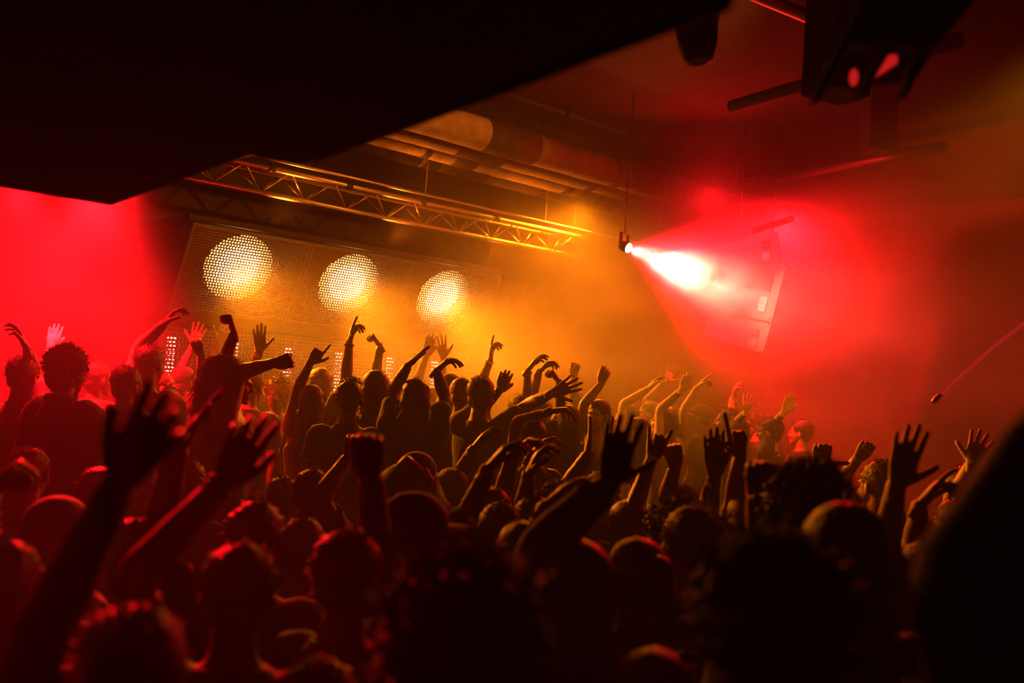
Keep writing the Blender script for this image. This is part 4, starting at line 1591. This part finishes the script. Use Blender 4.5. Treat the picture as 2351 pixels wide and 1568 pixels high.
person('dancer with loop shaped raised arm beside the round dark head', 1200, 3.1, top=1186, hair='long', hc='brown', skin='tan', arms=[A((1252, 1165), (1292, 1126), (1222, 1220), 'relaxed', 'pr')])
person('dark haired man with a lit cheek right of centre', 1582, 3.0, top=1152, face=35, hair='short', hc='black', wear='jacket', cloth='olive', skin='tan')
person('dark head just behind the man with the lit cheek', 1548, 3.5, top=1130, hair='curly', hc='black')
person('person with light streaked hair tied at the back, right of centre', 1460, 2.9, top=1222, face=25, hair='ponytail', hc='blond', wear='tank', cloth='black', skin='fair')
person('person in long sleeves raising a large open palm, centre right', 1330, 2.6, top=1226, face=10, hair='long', hc='black', wear='long', cloth='burgundy', skin='tan',
       arms=[A((1396, 1110), (1441, 986), (1236, 1264), 'palm', 'tr', side=-1, sleeve='long')])
person('person with a dark lumpy fist beside the tall curly head', 1698, 2.7, H=1.66, hair='bob', hc='black', wear='long', arms=[A((1736, 1145), (1750, 1050), (1745, 1290), 'fist', 'tr', sleeve='none')])
person('tall curly headed person against the red glow', 1842, 2.6, top=1050, hair='curly', hc='black', wear='jacket', cloth='black')
person('near person with round dark curly hair at lower right', 1760, 1.65, top=1200, hair='curly', hc='brown', cloth='black')
person('near dark haired person in a black jacket at lower right', 1938, 2.2, top=1138, hair='bob', hc='black', wear='jacket', cloth='black')
person('very near dark sleeved person at the right edge with raised arm', 2570, 1.4, H=1.9, face=10, hair='short', wear='jacket', cloth='black', arms=[A((2460, 960), (2530, 850), (2235, 1345), 'fist', 'tr', side=-1, sleeve='long')])
person('near person with thick curly hair seen from behind, bottom centre', 1080, 1.6, top=1222, hair='afro', hc='brown', cloth='black', face=0)
person('near person with smooth dark hair and orange lit edge, left of the curls', 818, 2.45, top=1205, face=-35, hair='short', hc='brown', wear='tee', cloth='burgundy')
person('near person in a dark cap raising a big dark fist', 965, 2.6, top=1128, face=-60, hair='crop', cap='burgundy', wear='tee', cloth='black', arms=[A((850, 1082), (836, 985), (864, 1285), 'fist', 'tl', side=-1, dd=-0.5, reach=1.05)])
person('dark haired head with a reddish top left of centre', 592, 2.75, top=1140, hair='short', hc='black', cloth='black')
person('near person with wristwatch on a red edged raised arm', 560, 2.35, top=1232, hair='short', hc='brown', cloth='black', skin='tan',
       arms=[A((510, 1112), (625, 912), (316, 1345), 'relaxed', 'tr', side=-1, wear='watch', sleeve='none', reach=1.08)])
person('nearest person at lower left with bright red hair top and big clawed hand', 325, 1.75, top=1368, hair='short', hc='brown', cloth='black', skin='tan', face=0,
       arms=[A((276, 1108), (400, 905), (95, 1440), 'relaxed', 'tl', side=-1, sleeve='none', reach=1.06)])
person('person whose blurred red arm slants up behind the big clawed hand', 330, 2.7, H=1.66, hair='short', skin='tan', arms=[A((408, 1035), (495, 905), (345, 1200), 'flat', 'pr')])
person('head with red rim at the left edge', 20, 2.2, top=1225, hair='short', hc='brown')
person('person in a light brimmed cap at left behind the big arm', 145, 2.9, top=1136, face=-30, hair='crop', cap='grey', wear='hoodie', cloth='black')
person('person cut by the left edge holding up a red lit fist', -70, 2.4, H=1.70, hair='short', skin='fair', arms=[A((-25, 1135), (22, 1088), (-60, 1250), 'fist', 'pr')])
person('dark head before the red wall, left floor', 75, 4.2, H=1.68, hair='short')
person('dark long haired head on the left floor', 235, 4.0, H=1.64, hair='long')
person('dark head below the woman in profile', 440, 4.6, H=1.64, hair='short', hc='brown')
person('near person with a lit collar at the bottom left of centre', 735, 1.9, H=1.52, hair='short', hc='black', wear='jacket', cloth='leather')
person('near dark shoulder at the bottom right of centre', 1500, 2.0, H=1.55, hair='bob', hc='black', cloth='black')
person('near dark person at the bottom right corner', 2090, 1.9, H=1.58, hair='short', cloth='black')

finish_people()
